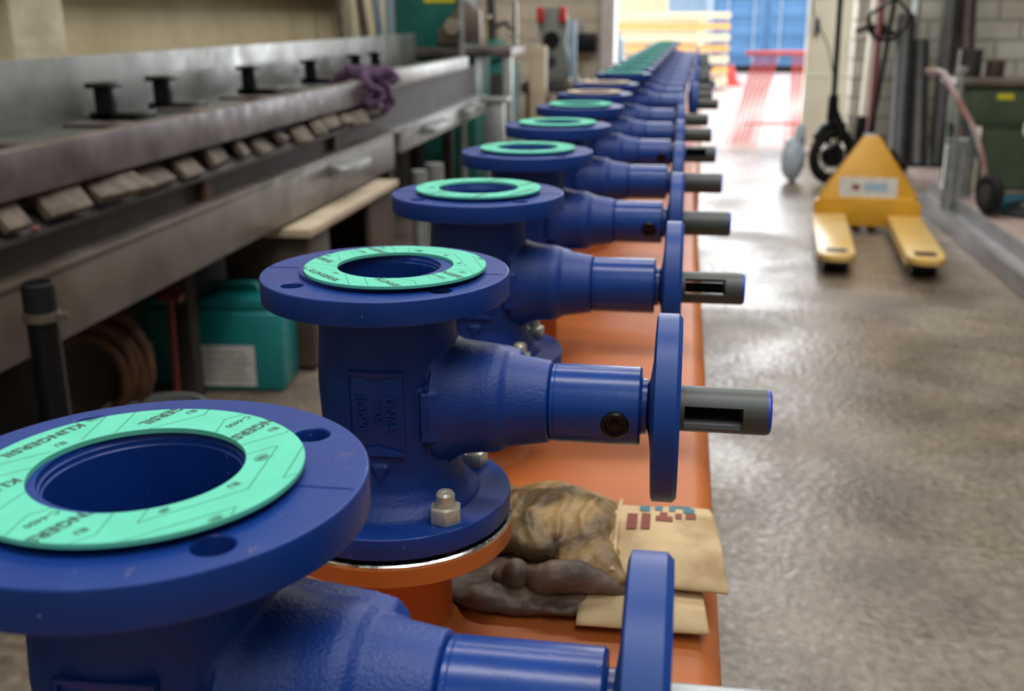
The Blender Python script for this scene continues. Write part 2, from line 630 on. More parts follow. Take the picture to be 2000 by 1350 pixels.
ct = thing('shipping_container', 'bright blue steel shipping container standing out in the yard', 'container', (1.55, 24.0, -0.02))
cw = MB().box((-1.02, 0, 0.15), (1.25, 6.0, 2.7))
obj('shell', cw, M_cont, ct, None, world=False)
for sx in (-0.9, 0.18):
    dm = MB()
    dm.box((sx, -0.05, 0.28), (sx + 0.98, 0, 2.6))
    for k in range(6):
        dm.box((sx + 0.05, -0.08, 0.36 + k * 0.38), (sx + 0.93, -0.05, 0.36 + k * 0.38 + 0.2))
    dd = obj('door_leaf', dm, M_cont, ct, None, 0.008, world=False)
    for q in (0.22, 0.76):
        obj('lock_rod', MB().tube([(sx + q, -0.10, 0.2), (sx + q, -0.10, 2.6)], 0.018, 8), M_lblue, dd, world=False)
obj('corner_post', MB().box((-1.12, -0.03, 0.0), (-0.98, 0.15, 2.75)), M_lblue, ct, None, 0.01, world=False)
obj('corner_post', MB().box((1.18, -0.03, 0.0), (1.32, 0.15, 2.75)), M_lblue, ct, None, 0.01, world=False)
obj('sill', MB().box((-1.0, -0.02, 0.0), (1.2, 0.1, 0.15)), M_blk, ct, None, world=False)

ob = thing('yard_building', 'sunlit cream building with orange timber eaves beyond the doorway', 'building', (-1.0, 31.5, -0.02))
obj('wall', MB().box((-9, 0, 0), (1.55, 5, 3.4)), M_cream, ob, None, world=False)
rf = MB()
rf.prism([(-0.7, 2.9), (5.5, 4.2), (5.5, 4.35), (-0.7, 3.05)], -9.3, 1.9, 'x')
obj('roof', rf, M_orb, ob, None, world=False)
for xx in (-6.5, -3.6, 0.45):
    w_ = obj('window', MB().box((xx, -0.04, 1.1), (xx + 1.3, 0.02, 2.1)), M_white, ob, None, world=False)
    obj('pane', MB().box((xx + 0.06, -0.05, 1.16), (xx + 1.24, -0.03, 2.04)), M_lblue, w_, None, world=False)
# timber stack outside, left of the container
ts = thing('timber_stack', 'stack of pale orange timber boards in the yard left of the container', 'timber', (-0.6, 18.0, -0.02))
for k in range(7):
    bm_ = MB()
    for j in range(5):
        bm_.box((-1.4, j * 0.19, 0.1 + k * 0.17), (1.3, j * 0.19 + 0.17, 0.1 + k * 0.17 + 0.10))
    obj('board_layer', bm_, M_orb if k % 2 else M_cream, ts, None, 0.005, world=False)
    if k < 6:
        obj('spacer', MB().box((-1.0, 0, 0.2 + k * 0.17), (-0.92, 0.9, 0.27 + k * 0.17)).box((0.8, 0, 0.2 + k * 0.17), (0.88, 0.9, 0.27 + k * 0.17)), M_cream, ts, None, world=False)
obj('bearer', MB().box((-1.0, 0, 0), (-0.9, 0.9, 0.1)).box((0.8, 0, 0), (0.9, 0.9, 0.1)), M_cream, ts, None, world=False)
solo('gas_bottle', MB().lathe([(0.0, -0.02), (0.05, -0.02), (0.055, 0.0), (0.055, 0.86), (0.045, 0.93), (0.02, 0.95), (0.02, 1.0), (0, 1.0)], 20, 'z', (-0.66, 11.2, 0)),
     M_lblue, 'pale blue upright cylinder just outside the doorway by the left jamb', 'gas bottle')
# red cone like hump
solo('traffic_cone', MB().lathe([(0.0, -0.02), (0.20, -0.02), (0.20, 0.02), (0.13, 0.03), (0.03, 0.32), (0.0, 0.34)], 20, 'z', (0.82, 19.5, 0)), M_red,
     'small red cone standing in the yard before the blue container', 'traffic cone')


# ------------------------------------------------------------------ nested red trestles in the doorway
def trestle(k):
    x, y = 0.82 + k * 0.05, 10.32 + k * 0.035
    t = thing('trestle', 'x', 'trestle', (x, y, -0.02), 'nested red steel trestles in the doorway', R(4))
    b = MB()
    W_ = 0.27
    obj('top_bar', MB().tube([(-W_, 0, 0.84), (W_ - 0.06, 0, 0.84)], 0.02, 8), M_tres, t, world=False)
    for sx in (-1, 1):
        for sy in (-1, 1):
            obj('leg', MB().tube([(sx * (W_ - 0.10), 0, 0.84), (sx * W_ - 0.10, sy * 0.24, 0.0)], 0.0075, 8), M_tres, t, world=False)
    obj('cross_bar', MB().tube([(-W_ - 0.02, -0.19, 0.22), (W_ - 0.08, -0.19, 0.22)], 0.007, 8), M_tres, t, world=False)
    return t


tl = ['front-most of the nested red steel trestles in the doorway', 'second from the front of the nested red trestles in the doorway',
      'middle one of the nested red trestles in the doorway', 'second from the back of the nested red trestles in the doorway',
      'rear-most of the nested red steel trestles in the doorway']
for k in range(5):
    trestle(k)['label'] = tl[k]

# ------------------------------------------------------------------ orange manifolds
ZT = 1.0           # height of the gasket face
HZ = ZT - 0.262    # top of the orange header
X0 = -0.1832
Y1 = [0.3239, 0.6459, 0.9665, 1.288, 1.6155, 1.9646, 2.2931, 2.6356]
Y2 = [3.12 + 0.322 * k for k in range(13)]


def rbox_y(x0, x1, z0, z1, y0, y1, r, n=6):
    pts = []
    for cx, cz, a0 in ((x1 - r, z0 + r, -90), (x1 - r, z1 - r, 0), (x0 + r, z1 - r, 90), (x0 + r, z0 + r, 180)):
        for k in range(n + 1):
            a = R(a0 + 90 * k / n)
            pts.append((cx + r * math.cos(a), cz + r * math.sin(a)))
    return MB().prism(pts, y0, y1, 'y')


def manifold(label, loc, rz, ys, y0, y1):
    t = thing('manifold', label, 'pipe manifold', loc, 'orange manifolds', rz)
    obj('header', rbox_y(-0.142, 0.226, HZ - 0.20, HZ, y0, y1, 0.022), M_org, t, 50, world=False)
    for y in ys:
        b = MB().lathe([(0.050, HZ - 0.002), (0.0445, HZ + 0.002), (0.0415, HZ + 0.006), (0.0380, HZ + 0.010), (0.038, HZ + 0.058),
                        (0.043, HZ + 0.066), (0.046, HZ + 0.0745)], 40, 'z', (0, y, 0))
        nk = obj('branch_pipe', b, M_org, t, 40, world=False)
        b = MB().lathe([(0.035, HZ + 0.073), (0.0785, HZ + 0.073), (0.0805, HZ + 0.0745), (0.0805, HZ + 0.0862), (0.035, HZ + 0.0862)], 72, 'z', (0, y, 0), closed=True)
        fl = obj('flange', b, M_org, nk, 35, world=False)
        b = MB().lathe([(0.035, HZ + 0.0862), (0.0802, HZ + 0.0862), (0.0802, HZ + 0.0880), (0.0790, HZ + 0.0890), (0.035, HZ + 0.0890)], 72, 'z', (0, y, 0), closed=True)
        obj('flange_face', b, M_steel, nk, 35, world=False)['label'] = 'bare machined steel rim of the orange flange'
        b = MB().lathe([(0.034, HZ + 0.0890), (0.0700, HZ + 0.0890), (0.0700, HZ + 0.0920), (0.034, HZ + 0.0920)], 48, 'z', (0, y, 0), closed=True)
        obj('seal_ring', b, M_rub, nk, 35, world=False)
    return t


manifold('orange painted manifold nearest the camera carrying the front eight blue valves', (X0, 0, 0), 0, Y1, 0.05, 2.83)
MANI2 = manifold('further orange manifold carrying the distant crowd of blue valves', (-0.168, 3.12, 0), R(-0.9), [y - 3.12 for y in Y2], -0.19, 4.10)


def stand(x, y, label):
    t = thing('steel_stand', label, 'stand', (x, y, 0), 'steel stands under the manifolds')
    obj('cross_bar', MB().box((-0.20, -0.025, HZ - 0.24), (0.24, 0.025, HZ - 0.2)), M_mdark, t, world=False)
    for sx in (-0.17, 0.20):
        obj('leg', MB().box((sx - 0.02, -0.02, 0), (sx + 0.02, 0.02, HZ - 0.24)), M_mdark, t, world=False)


stand(X0, 0.45, 'dark steel stand carrying the near end of the front orange manifold')
stand(X0, 2.4, 'dark steel stand carrying the far end of the front orange manifold')
stand(-0.155, 3.4, 'dark steel stand carrying the near end of the rear orange manifold')
stand(-0.115, 6.2, 'dark steel stand carrying the far end of the rear orange manifold')

# ------------------------------------------------------------------ the valve
ZO = 0.170  # local z of the gasket face over the valve's base


def L(z):
    return z + ZO


def body_mesh():
    b = MB()
    b.lathe([(0.0345, L(-.158)), (0.060, L(-.158)), (0.0575, L(-.1535)), (0.0515, L(-.148)), (0.0470, L(-.140)), (0.0445, L(-.128)), (0.0455, L(-.10)),
             (0.0465, L(-.075)), (0.0450, L(-.05)), (0.0435, L(-.03)), (0.0450, L(-.019)), (0.0345, L(-.019))], 64, 'z', (0, 0, 0), closed=True)
    b.lathe([(0, L(-.112)), (0.034, L(-.112)), (0.034, L(-.104)), (0, L(-.104))], 32)
    A = L(-.0885)
    b.lathe([(0, 0.035), (0.043, 0.035), (0.0395, 0.044), (0.0370, 0.052), (0.0355, 0.060), (0.0350, 0.072), (0.0335, 0.077), (0.0305, 0.081),
             (0.0270, 0.1035), (0.0265, 0.1075), (0, 0.1075)], 48, 'x', (0, 0, A))
    # lug along the upper back of the neck
    b.prism([(.036, L(-.052)), (.046, L(-.0560)), (.075, L(-.0595)), (.084, L(-.0620)), (.0885, L(-.0680)), (.0885, L(-.080)), (.036, L(-.09))], 0.009, 0.027, 'y')
    # saddle between barrel and neck
    b.prism([(.034, L(-.045)), (.0500, L(-.0560)), (.0560, L(-.070)), (.0560, L(-.11)), (.0480, L(-.125)), (.034, L(-.133))], -0.016, 0.016, 'y')
    # pad on the front of the neck root
    Mp = Matrix.Translation((0.0345, -0.0370, L(-.0890))) @ Matrix.Rotation(R(14), 4, 'Z')
    b.box((-.0052, -.004, -.0165), (.0052, .012, .0165), Mp)
    # arrow cast into the front
    Ma = Matrix.Translation((0.0040, -0.0452, L(-.1270))) @ Matrix.Rotation(R(2), 4, 'Z')
    b.prism([(-.0055, .006), (.0055, .006), (0, -.007)], -0.0012, 0.006, 'y', Ma)
    me = b.mesh('body')
    me = bake(me, [('REMESH', dict(mode='VOXEL', voxel_size=0.0011)), ('SMOOTH', dict(factor=0.5, iterations=5))])
    for p in me.polygons:
        p.use_smooth = True
    me.name = 'body'
    return me


def flange_mesh(z0, z1, face, bore):
    me = curve_plate([(0, 0, 0.0782, 128), (0, 0, bore, 96)] + [(0.065 * math.cos(R(45 + 90 * k)), 0.065 * math.sin(R(45 + 90 * k)), 0.0079, 32) for k in range(4)],
                     (z1 - z0) / 2 - 0.0010, 0.0010)
    me.transform(Matrix.Translation((0, 0, (z0 + z1) / 2)))
    bm = bmesh.new()
    bm.from_mesh(me)
    me2 = MB().lathe([(bore, z0 + 0.002), (0.0545, z0 + 0.002), (0.0545, face - 0.0003), (0.0542, face), (bore, face)], 96, closed=True)
    tmp = me2.mesh('t')
    bm.from_mesh(tmp)
    for v in bm.verts:
        pass
    bmesh.ops.recalc_face_normals(bm, faces=bm.faces)
    bm.to_mesh(me)
    bm.free()
    set_smooth(me, 30)
    return me


ME = {}
ME['body'] = body_mesh()
f1 = flange_mesh(L(-.0205), L(-.0050), L(-.0022), 0.0355)
f2 = flange_mesh(L(-.1700), L(-.1555), L(-.1560), 0.0355)
# bore lip rings inside the mouth
ME['top_flange'] = f1
ME['bottom_flange'] = f2
ME['bore_ring'] = MB().lathe([(0.0357, L(-.0024)), (0.0352, L(-.0045)), (0.0346, L(-.0050)), (0.0345, L(-.0068)), (0.0339, L(-.0073)), (0.0336, L(-.02)), (0.0330, L(-.108)),
                              (0.0352, L(-.108)), (0.0357, L(-.03))], 72, closed=True).mesh('bore_ring', 30)
AX = L(-.0885)
ME['bonnet'] = MB().lathe([(0.0, 0.1076), (0.0240, 0.1076), (0.0252, 0.1088), (0.0252, 0.1105), (0.0249, 0.1108), (0.0252, 0.1111), (0.0252, 0.1640), (0.0242, 0.1652), (0.0185, 0.1652), (0.0180, 0.1660), (0.0180, 0.1690),
                           (0.0, 0.1690)], 64, 'x', (0, 0, AX)).mesh('bonnet', 30)
# handwheel: rim with web and hub
WR = 0.0600
prof = [(0.0, 0.1690), (0.0140, 0.1690), (0.0185, 0.1705), (0.0300, 0.1720), (0.0500, 0.1728), (WR - 0.0030, 0.1732), (WR, 0.1744), (WR, 0.1868), (WR - 0.0026, 0.1895),
        (WR - 0.0075, 0.1895), (WR - 0.0085, 0.1885), (WR - 0.0095, 0.1800), (0.030, 0.1790), (0.0200, 0.1860), (0.0, 0.1860)]
ME['handwheel'] = MB().lathe(prof, 96, 'x', (0, 0, AX)).mesh('handwheel', 24)


def sleeve_mesh():
    b = MB()
    n = 48
    xs = [0.184, 0.1925, 0.2285, 0.2435]
    r = 0.0146
    for i in range(3):
        for k in range(n):
            if i == 1 and (k % 24) in range(0, 8):
                continue
            q = []
            for (xx, kk) in ((xs[i], k), (xs[i], k + 1), (xs[i + 1], k + 1), (xs[i + 1], k)):
                a = 2 * math.pi * (kk - 4) / n
                q.append((xx, r * math.cos(a), r * math.sin(a)))
            b.add(q, [(0, 1, 2, 3)])
    me = b.mesh('stem_sleeve')
    me = bake(me, [('SOLIDIFY', dict(thickness=0.0028, offset=-1))])
    set_smooth(me, 40)
    me.name = 'stem_sleeve'
    return me


ME['sleeve'] = sleeve_mesh()
ME['sleeve_solid'] = MB().lathe([(0, 0.184), (0.0146, 0.184), (0.0146, 0.2430), (0.0141, 0.2435), (0, 0.2435)], 48, 'x').mesh('stem_sleeve', 40)
ME['sleeve_zinc'] = ME['sleeve_solid'].copy()
ME['sleeve_zinc'].name = 'stem_sleeve_silver'
ME['sleeve_cap'] = MB().lathe([(0, 0.2434), (0.0141, 0.2434), (0.0141, 0.2450), (0.0125, 0.2462), (0, 0.2462)], 40, 'x').mesh('end_cap', 30)
pr_ = [(0, 0.184)]
for k in range(40):
    pr_ += [(0.0052, 0.1865 + k * 0.001), (0.0045, 0.1870 + k * 0.001)]
pr_ += [(0.0052, 0.2270), (0.0075, 0.2272), (0.0075, 0.232), (0, 0.232)]
ME['stem'] = MB().lathe(pr_, 20, 'x').mesh('threaded_stem', 20)
pb = MB().lathe([(0, -0.0215), (0.0088, -0.0235), (0.0088, -0.0265), (0.0080, -0.0275), (0.0062, -0.0275), (0.0055, -0.0262), (0.0034, -0.0262), (0.0030, -0.0280), (0.0, -0.0282)], 32, 'y')
ME['plug'] = pb.mesh('vent_plug', 30)


def nut_mesh(af, h, z):
    r = af / math.sqrt(3)
    b = MB()
    pts = [(r * math.cos(R(60 * k + 10)), r * math.sin(R(60 * k + 10))) for k in range(6)]
    b.prism(pts, z, z + h, 'z')
    return bev(b, 'nut', 0.0009, 2, 25)


def plate_mesh():
    # raised frame with notched ends
    w, h = 0.0175, 0.0275
    b = MB()
    b.box((-w, -0.0005, -h), (w, 0.012, h))
    t = 0.0015
    for sx in (-1, 1):
        b.box((sx * w - (t if sx > 0 else 0), -0.0022, -h), (sx * w + (0 if sx > 0 else t), 0, h))
    b.prism([(-w, h), (w, h), (w - 0.002, h - 0.0020), (w * 0.5, h - 0.0028), (0, h - 0.0052), (-w * 0.5, h - 0.0028), (-w + .002, h - 0.0020)], -0.0022, 0, 'y')
    b.prism([(-w, -h), (-w + .001, -h + 0.0022), (0, -h + 0.0060), (w - .001, -h + 0.0022), (w, -h)], -0.0022, 0, 'y')
    return bev(b, 'name_plate', 0.0005, 2, 30)


ME['plate'] = plate_mesh()


def letters_mesh():
    bm = bmesh.new()
    for txt, dx in (('DN65', 0.0092), ('PN6', 0.0004), ('JL1040', -0.0092)):
        me = text_mesh(txt, 0.0088 if txt != 'JL1040' else 0.0082, 0.0011, 0.00022, spacing=1.0 if txt != 'JL1040' else 1.02)
        # text plane XY -> front face (-Y), rotated 90 degrees clockwise
        me.transform(Matrix.Rotation(R(-90), 4, 'Z'))
        me.transform(Matrix.Rotation(R(90), 4, 'X'))
        me.transform(Matrix.Translation((dx, -0.0011, 0.0006)))
        bm.from_mesh(me)
    me = bpy.data.meshes.new('raised_lettering')
    bm.to_mesh(me)
    bm.free()
    return me


ME['letters'] = letters_mesh()
sm = MB()
random.seed(21)
for sx in (-1, 1):
    sm.tube([(sx * (0.0560 + 0.0012 * q), -0.0004 + random.uniform(-.0002, .0002), L(-.00495)) for q in range(19)] + [(sx * 0.0784, 0, L(-.0062)), (sx * 0.0785, 0, L(-.0195))], 0.00035, 6)
ME['seam'] = sm.mesh('parting_seam', 60)
ch = MB()
for (cx, cy, n_, sp) in ((64, 28, 26, 6.0), (70, 17, 14, 5.0), (60, -47, 16, 2.2), (57, -54, 7, 2.5), (55, 44, 5, 2.0), (28, -64, 5, 3), (60, -20, 8, 8)):
    for q in range(n_):
        x_, y_ = cx + random.gauss(0, sp * 0.5), cy + random.gauss(0, sp * 0.5)
        rr_ = math.hypot(x_, y_)
        if rr_ > 77 or rr_ < 58.5 or min(math.hypot(x_ - 46 * i, y_ - 46 * j) for i in (-1, 1) for j in (-1, 1)) < 8.6:
            continue
        sz = random.uniform(0.10, 0.38)
        an = random.uniform(0, 3)
        pts = [((x_ + sz * random.uniform(.6, 1.6) * math.cos(an + a)) / 1000, (y_ + sz * random.uniform(.4, 1.2) * math.sin(an + a)) / 1000) for a in (0, 1.3, 2.4, 3.6, 5.0)]
        ch.prism(pts, L(-.00502), L(-.00488), 'z')
ME['chips'] = ch.mesh('paint_chips')
ME['nut'] = nut_mesh(0.0185, 0.0105, 0)
ME['stud'] = MB().lathe([(0, -0.03), (0.006, -0.03), (0.006, 0.0185), (0.0048, 0.0202), (0.0042, 0.0202), (0.0038, 0.0188), (0, 0.0188)], 24).mesh('stud', 25)

M_chip = mat('pinkish_chips', (0.42, 0.30, 0.30), rough=0.8, col2=(0.12, 0.14, 0.3), nscale=300)
for k, m_ in (('seam', M_blue), ('chips', M_chip), ('body', M_cast), ('top_flange', M_blue), ('bottom_flange', M_blue), ('bore_ring', M_blue), ('bonnet', M_bon), ('handwheel', M_wheel), ('sleeve', M_grey),
              ('sleeve_solid', M_grey), ('sleeve_zinc', M_galv), ('sleeve_cap', M_cap), ('stem', M_thr), ('plug', M_blk), ('plate', M_plate), ('letters', M_plate), ('nut', M_zinc), ('stud', M_zinc)):
    ME[k].materials.clear()
    ME[k].materials.append(m_)


def child(name, me, parent, loc=(0, 0, 0), rot=(0, 0, 0), label=None):
    o = bpy.data.objects.new(name, me)
    COL.objects.link(o)
    o.parent = parent
    o.location = loc
    o.rotation_euler = rot
    if label:
        o['label'] = label
    return o


def valve(label, loc, rz=0, plug=True, slot=0.0, solid=False, dx=0.0, seam=True):
    t = thing('flanged_valve', label, 'valve', loc, 'blue flanged valves on the orange manifolds', rz)
    bd = child('body', ME['body'], t)
    child('top_flange', ME['top_flange'], t)
    child('bottom_flange', ME['bottom_flange'], t)
    if seam:
        child('parting_seam', ME['seam'], t)
    child('bore_liner', ME['bore_ring'], t)
    pl = child('name_plate', ME['plate'], t, (0.0030, -0.0450, L(-.0855)), (0, 0, R(2)))
    child('raised_lettering', ME['letters'], pl, (0, 0, 0))
    bn = child('bonnet', ME['bonnet'], t)
    if plug:
        child('vent_plug', ME['plug'], bn, (0.1500, 0, AX - 0.0005), (R(8), 0, 0), 'round black screw plug in the bonnet')
    hw = child('handwheel', ME['handwheel'], t, (dx, 0, 0))
    st = child('stem_sleeve', ME['sleeve_solid' if solid else 'sleeve'], t, (dx, 0, AX), (slot, 0, 0), 'dark grey plastic sleeve')
    child('end_cap', ME['sleeve_cap'], st)
    if not solid:
        child('threaded_stem', ME['stem'], st)
    for k in range(4):
        a = R(45 + 90 * k)
        p = (0.065 * math.cos(a), 0.065 * math.sin(a), L(-.1555))
        s_ = child('stud', ME['stud'], t, p, (0, 0, R(13 * k)), 'zinc plated threaded stud')
        child('nut', ME['nut'], s_, (0, 0, 0), (0, 0, R(17 * k)), 'zinc plated hexagonal nut')
    return t


names = ['nearest', 'second', 'third', 'fourth', 'fifth', 'sixth', 'seventh', 'eighth', 'ninth', 'tenth', 'eleventh', 'twelfth', 'thirteenth', 'fourteenth',
         'fifteenth', 'sixteenth', 'seventeenth', 'eighteenth', 'nineteenth', 'twentieth', 'twenty-first']
vlab = ['blue flanged valve nearest the camera, printed green gasket on its top flange',
        'second blue valve from the camera, standing just behind the work gloves',
        'third blue valve from the camera, its dark sleeve slotted right through',
        'fourth blue valve from the camera with a black plug and a plain sleeve',
        'fifth blue valve from the camera under a green gasket ring',
        'sixth blue valve from the camera under a green gasket ring',
        'seventh blue valve from the camera, nearest with a beige gasket on top',
        'eighth blue valve from the camera, further one with a beige gasket on top']
slots = [0, R(5), R(-17), 0, 0, R(160), R(90), R(90)]
solids = [True, False, False, True, True, False, True, True]
for i, y in enumerate(Y1):
    v_ = valve(vlab[i], (X0, y, ZT - ZO), 0, i in (1, 3, 5), slots[i], solids[i], -0.0022 if i == 0 else 0.0)
    if i == 0:
        for q in v_.children:
            if q.name.startswith('stem_sleeve'):
                q.data = ME['sleeve_zinc']
                q['label'] = 'silvery grey stem sleeve'
        o = child('paint_chips', ME['chips'], v_, (0, 0, 0), (0, 0, 0), 'tiny pinkish specks and chips scattered on the flange')
        o['kind'] = 'stuff'
c2, s2 = math.cos(R(-0.9)), math.sin(R(-0.9))
P2 = []
for k, y in enumerate(Y2):
    t_ = y - 3.12
    P2.append((-0.168 - s2 * t_, 3.12 + c2 * t_))
for k, (x, y) in enumerate(P2):
    last = k == len(P2) - 1
    valve('furthest blue valve at the far end of the long row' if last else 'blue valve on the rear manifold, %s from the camera in the row' % names[8 + k],
          (x, y, ZT - ZO), R(-0.9), k % 3 == 1, R(40 * k), k % 2 == 0, 0.022 if k in (0, 3, 7) else 0.008, False)

# ------------------------------------------------------------------ gaskets
RO, RI = 0.0575, 0.0368


def ring_clip(bm, r0, r1, maxlen=0.0009):
    bmesh.ops.triangulate(bm, faces=bm.faces)
    for _ in range(5):
        es = [e for e in bm.edges if e.calc_length() > maxlen]
        if not es:
            break
        bmesh.ops.subdivide_edges(bm, edges=es, cuts=1)
        bmesh.ops.triangulate(bm, faces=bm.faces)
    dl = []
    for f in bm.faces:
        c = f.calc_center_median()
        r = math.hypot(c.x, c.y)
        if r > r1 or r < r0:
            dl.append(f)
    bmesh.ops.delete(bm, geom=dl, context='FACES')


def marking(rot=0.0, dx=0.0, dy=0.0):
    TD = R(-108)
    items = []

    def put(bm, txt, size, cx, cy, bold, align='CENTER', sp=1.0, sx=1.0):
        me = text_mesh(txt, size, 0, bold, align, sp)
        me.transform(Matrix.Translation((cx, cy, 0)) @ Matrix.Rotation(TD, 4, 'Z') @ Matrix.Scale(sx, 4, (1, 0, 0)))
        bm.from_mesh(me)
    bt = bmesh.new()
    e = 0.001
    D = Vector((math.cos(TD), math.sin(TD)))
    for (sx_, sy_, back) in ((-41.2, 35.0, 0), (-12.0, 57.0, 17.0), (28.6, 47.6, 13.0), (1.6, -35.8, 8.4), (-35.4, -16.0, 0)):
        s0 = Vector((sx_, sy_)) - D * back
        put(bt, 'KLINGERSIL', 0.0064, s0.x * e, s0.y * e, 0.00026, 'LEFT', 1.04, 1.08)
    for (cx, cy) in ((-55.0, 22.0), (17.6, 46.2), (-10.2, -43.0), (-24.0, 62.0)):
        put(bt, 'C-4400', 0.0040, cx * e, cy * e, 0.00012, sp=1.1)
    for (cx, cy) in ((-38.6, 15.0), (-5.3, 53.8), (33.9, 40.6), (39.2, -9.8), (6.3, -48.8)):
        put(bt, 'EU', 0.0040, cx * e, cy * e, 0.00014)
    # small oval emblems with upright strokes and a sweep around them
    for (cx, cy, s) in ((-40.2, 41.2, 1.25), (40.2, 14.0, 1.25), (25.2, -31.4, 0.8), (44.2, -34.8, 1.1)):
        Mx = Matrix.Translation((cx * e, cy * e, 0)) @ Matrix.Rotation(TD, 4, 'Z') @ Matrix.Scale(s, 4)
        for q in range(5):
            hh = 0.0013 * math.sqrt(max(0.1, 1 - ((q - 2) / 2.6) ** 2))
            x_ = (q - 2) * 0.00085
            vs = [bt.verts.new(Mx @ Vector(v)) for v in ((x_ - .00028, -hh, 0), (x_ + .00028, -hh, 0), (x_ + .00028, hh, 0), (x_ - .00028, hh, 0))]
            bt.faces.new(vs)
        N = 22
        for q in range(N):
            a0, a1 = R(200 + 290 * q / N), R(200 + 290 * (q + 1) / N)
            vs = []
            for a, r_ in ((a0, 1.0), (a1, 1.0), (a1, 0.90), (a0, 0.90)):
                vs.append(bt.verts.new(Mx @ Vector((-0.0005 + 0.0034 * r_ * math.cos(a), 0.0021 * r_ * math.sin(a), 0))))
            bt.faces.new(vs)
    bl = bmesh.new()
    LN = [[(-36.9, 47.6), (-32.9, 20)], [(-27.6, 53.6), (-23.9, 26)], [(-60, -17.5), (-38, 7.5)], [(-60, -33), (-34, -4)], [(-27, -22), (-27.7, -38.6), (-45, -58)],
          [(-14.6, -58), (-16.3, -41.4), (-5, -27)], [(9, -28), (12.2, -50.6), (2, -63)], [(18, -20), (20.9, -41.0), (45.3, -12.2), (41.7, 25.1), (28, 10)],
          [(10, -66), (46.8, -25.6), (50, -45)], [(50, 36), (53.8, -1.8), (62, 8)], [(22, 16), (40.2, 38.4), (39.0, 50)], [(14.6, 28), (11.4, 47.8), (24, 63)], [(-18, 29), (1.3, 51.4), (0, 62)]]
    for pl in LN:
        for a, b in zip(pl, pl[1:]):
            a, b = Vector(a) * e, Vector(b) * e
            d = (b - a).normalized()
            n = Vector((-d.y, d.x)) * 0.00017
            a, b = a - d * 0.0001, b + d * 0.0001
            bl.faces.new([bl.verts.new((p.x, p.y, 0)) for p in (a - n, b - n, b + n, a + n)])
    res = []
    for bm in (bt, bl):
        bmesh.ops.rotate(bm, verts=bm.verts, cent=(0, 0, 0), matrix=Matrix.Rotation(rot, 3, 'Z'))
        ring_clip(bm, RI + 0.0002, RO - 0.0002)
        me = bpy.data.meshes.new('printed_marking')
        bm.to_mesh(me)
        bm.free()
        res.append(me)
    return res


ring = MB().lathe([(RI, 0), (RO - 0.0002, 0), (RO, 0.0002), (RO, 0.0018), (RO - 0.0002, 0.0020), (RI + 0.0001, 0.0020), (RI, 0.0019)], 128, closed=True).mesh('gasket', 30)
ring.materials.append(M_gas)
ring_b = ring.copy()
ring_b.materials.clear()
ring_b.materials.append(M_gasbe)
mk_a = marking(0)
mk_b = marking(R(64))
for mk in (mk_a, mk_b):
    mk[0].materials.append(M_ink)
    mk[1].materials.append(M_line)


def gasket(label, x, y, me, mk=None, rz=0):
    o = bpy.data.objects.new('gasket', me)
    COL.objects.link(o)
    o.location = (x, y, ZT - 0.0021)
    o.rotation_euler = (0, 0, rz)
    tag(o, label, 'gasket', 'ring gaskets lying on the valve flanges')
    if mk:
        child('printed_marking', mk[0], o, (0, 0, 0.00206))
        child('printed_line', mk[1], o, (0, 0, 0.00204))
    return o


glab = ['green printed ring gasket on the valve nearest the camera', 'green ring gasket on the second valve from the camera',
        'green ring gasket on the third valve from the camera', 'green ring gasket on the fourth valve from the camera',
        'green ring gasket on the fifth valve from the camera', 'green ring gasket on the sixth valve from the camera, last before the beige ones',
        'nearer of the two beige ring gaskets on the row of valves', 'further of the two beige ring gaskets on the row of valves']
offs = [(0, -.0034), (.0074, -.0029), (.0006, 0), (.0008, .001), (-.0005, 0), (0.001, 0), (0, 0), (0, 0)]
for i, y in enumerate(Y1):
    gasket(glab[i], X0 + offs[i][0], y + offs[i][1], ring_b if i > 5 else ring, None if i > 3 else (mk_a if i == 0 else mk_b), R([0, 0, 110, 200, 0, 0, 0, 0][i]))
for k, (x, y) in enumerate(P2):
    gasket('furthest green ring gasket at the far end of the row' if k == len(P2) - 1 else 'green ring gasket on the %s valve from the camera, on the rear manifold' % names[8 + k], x, y, ring)


# ------------------------------------------------------------------ work gloves on the header
def glove_mesh(mb, vox=0.0026, disp=0.004, scale=0.03, it=4):
    me = mb.mesh('g')
    tx = bpy.data.textures.new('crease', 'CLOUDS')
    tx.noise_scale = scale
    tx.noise_depth = 3
    me = bake(me, [('REMESH', dict(mode='VOXEL', voxel_size=vox)), ('SMOOTH', dict(factor=0.6, iterations=it)),
                   ('DISPLACE', dict(texture=tx, strength=disp, mid_level=0.5, texture_coords='LOCAL')), ('SMOOTH', dict(factor=0.5, iterations=1))])
    for p in me.polygons:
        p.use_smooth = True
    return me


GZ = HZ
g1 = thing('work_glove', 'leather work glove with a printed canvas cuff, upper one of the folded pair', 'glove', (-0.03, 0.745, GZ), 'pair of work gloves on the orange manifold')
g2 = thing('work_glove', 'leather work glove with a worn dark thumb, lower one of the folded pair', 'glove', (-0.03, 0.70, GZ), 'pair of work gloves on the orange manifold')


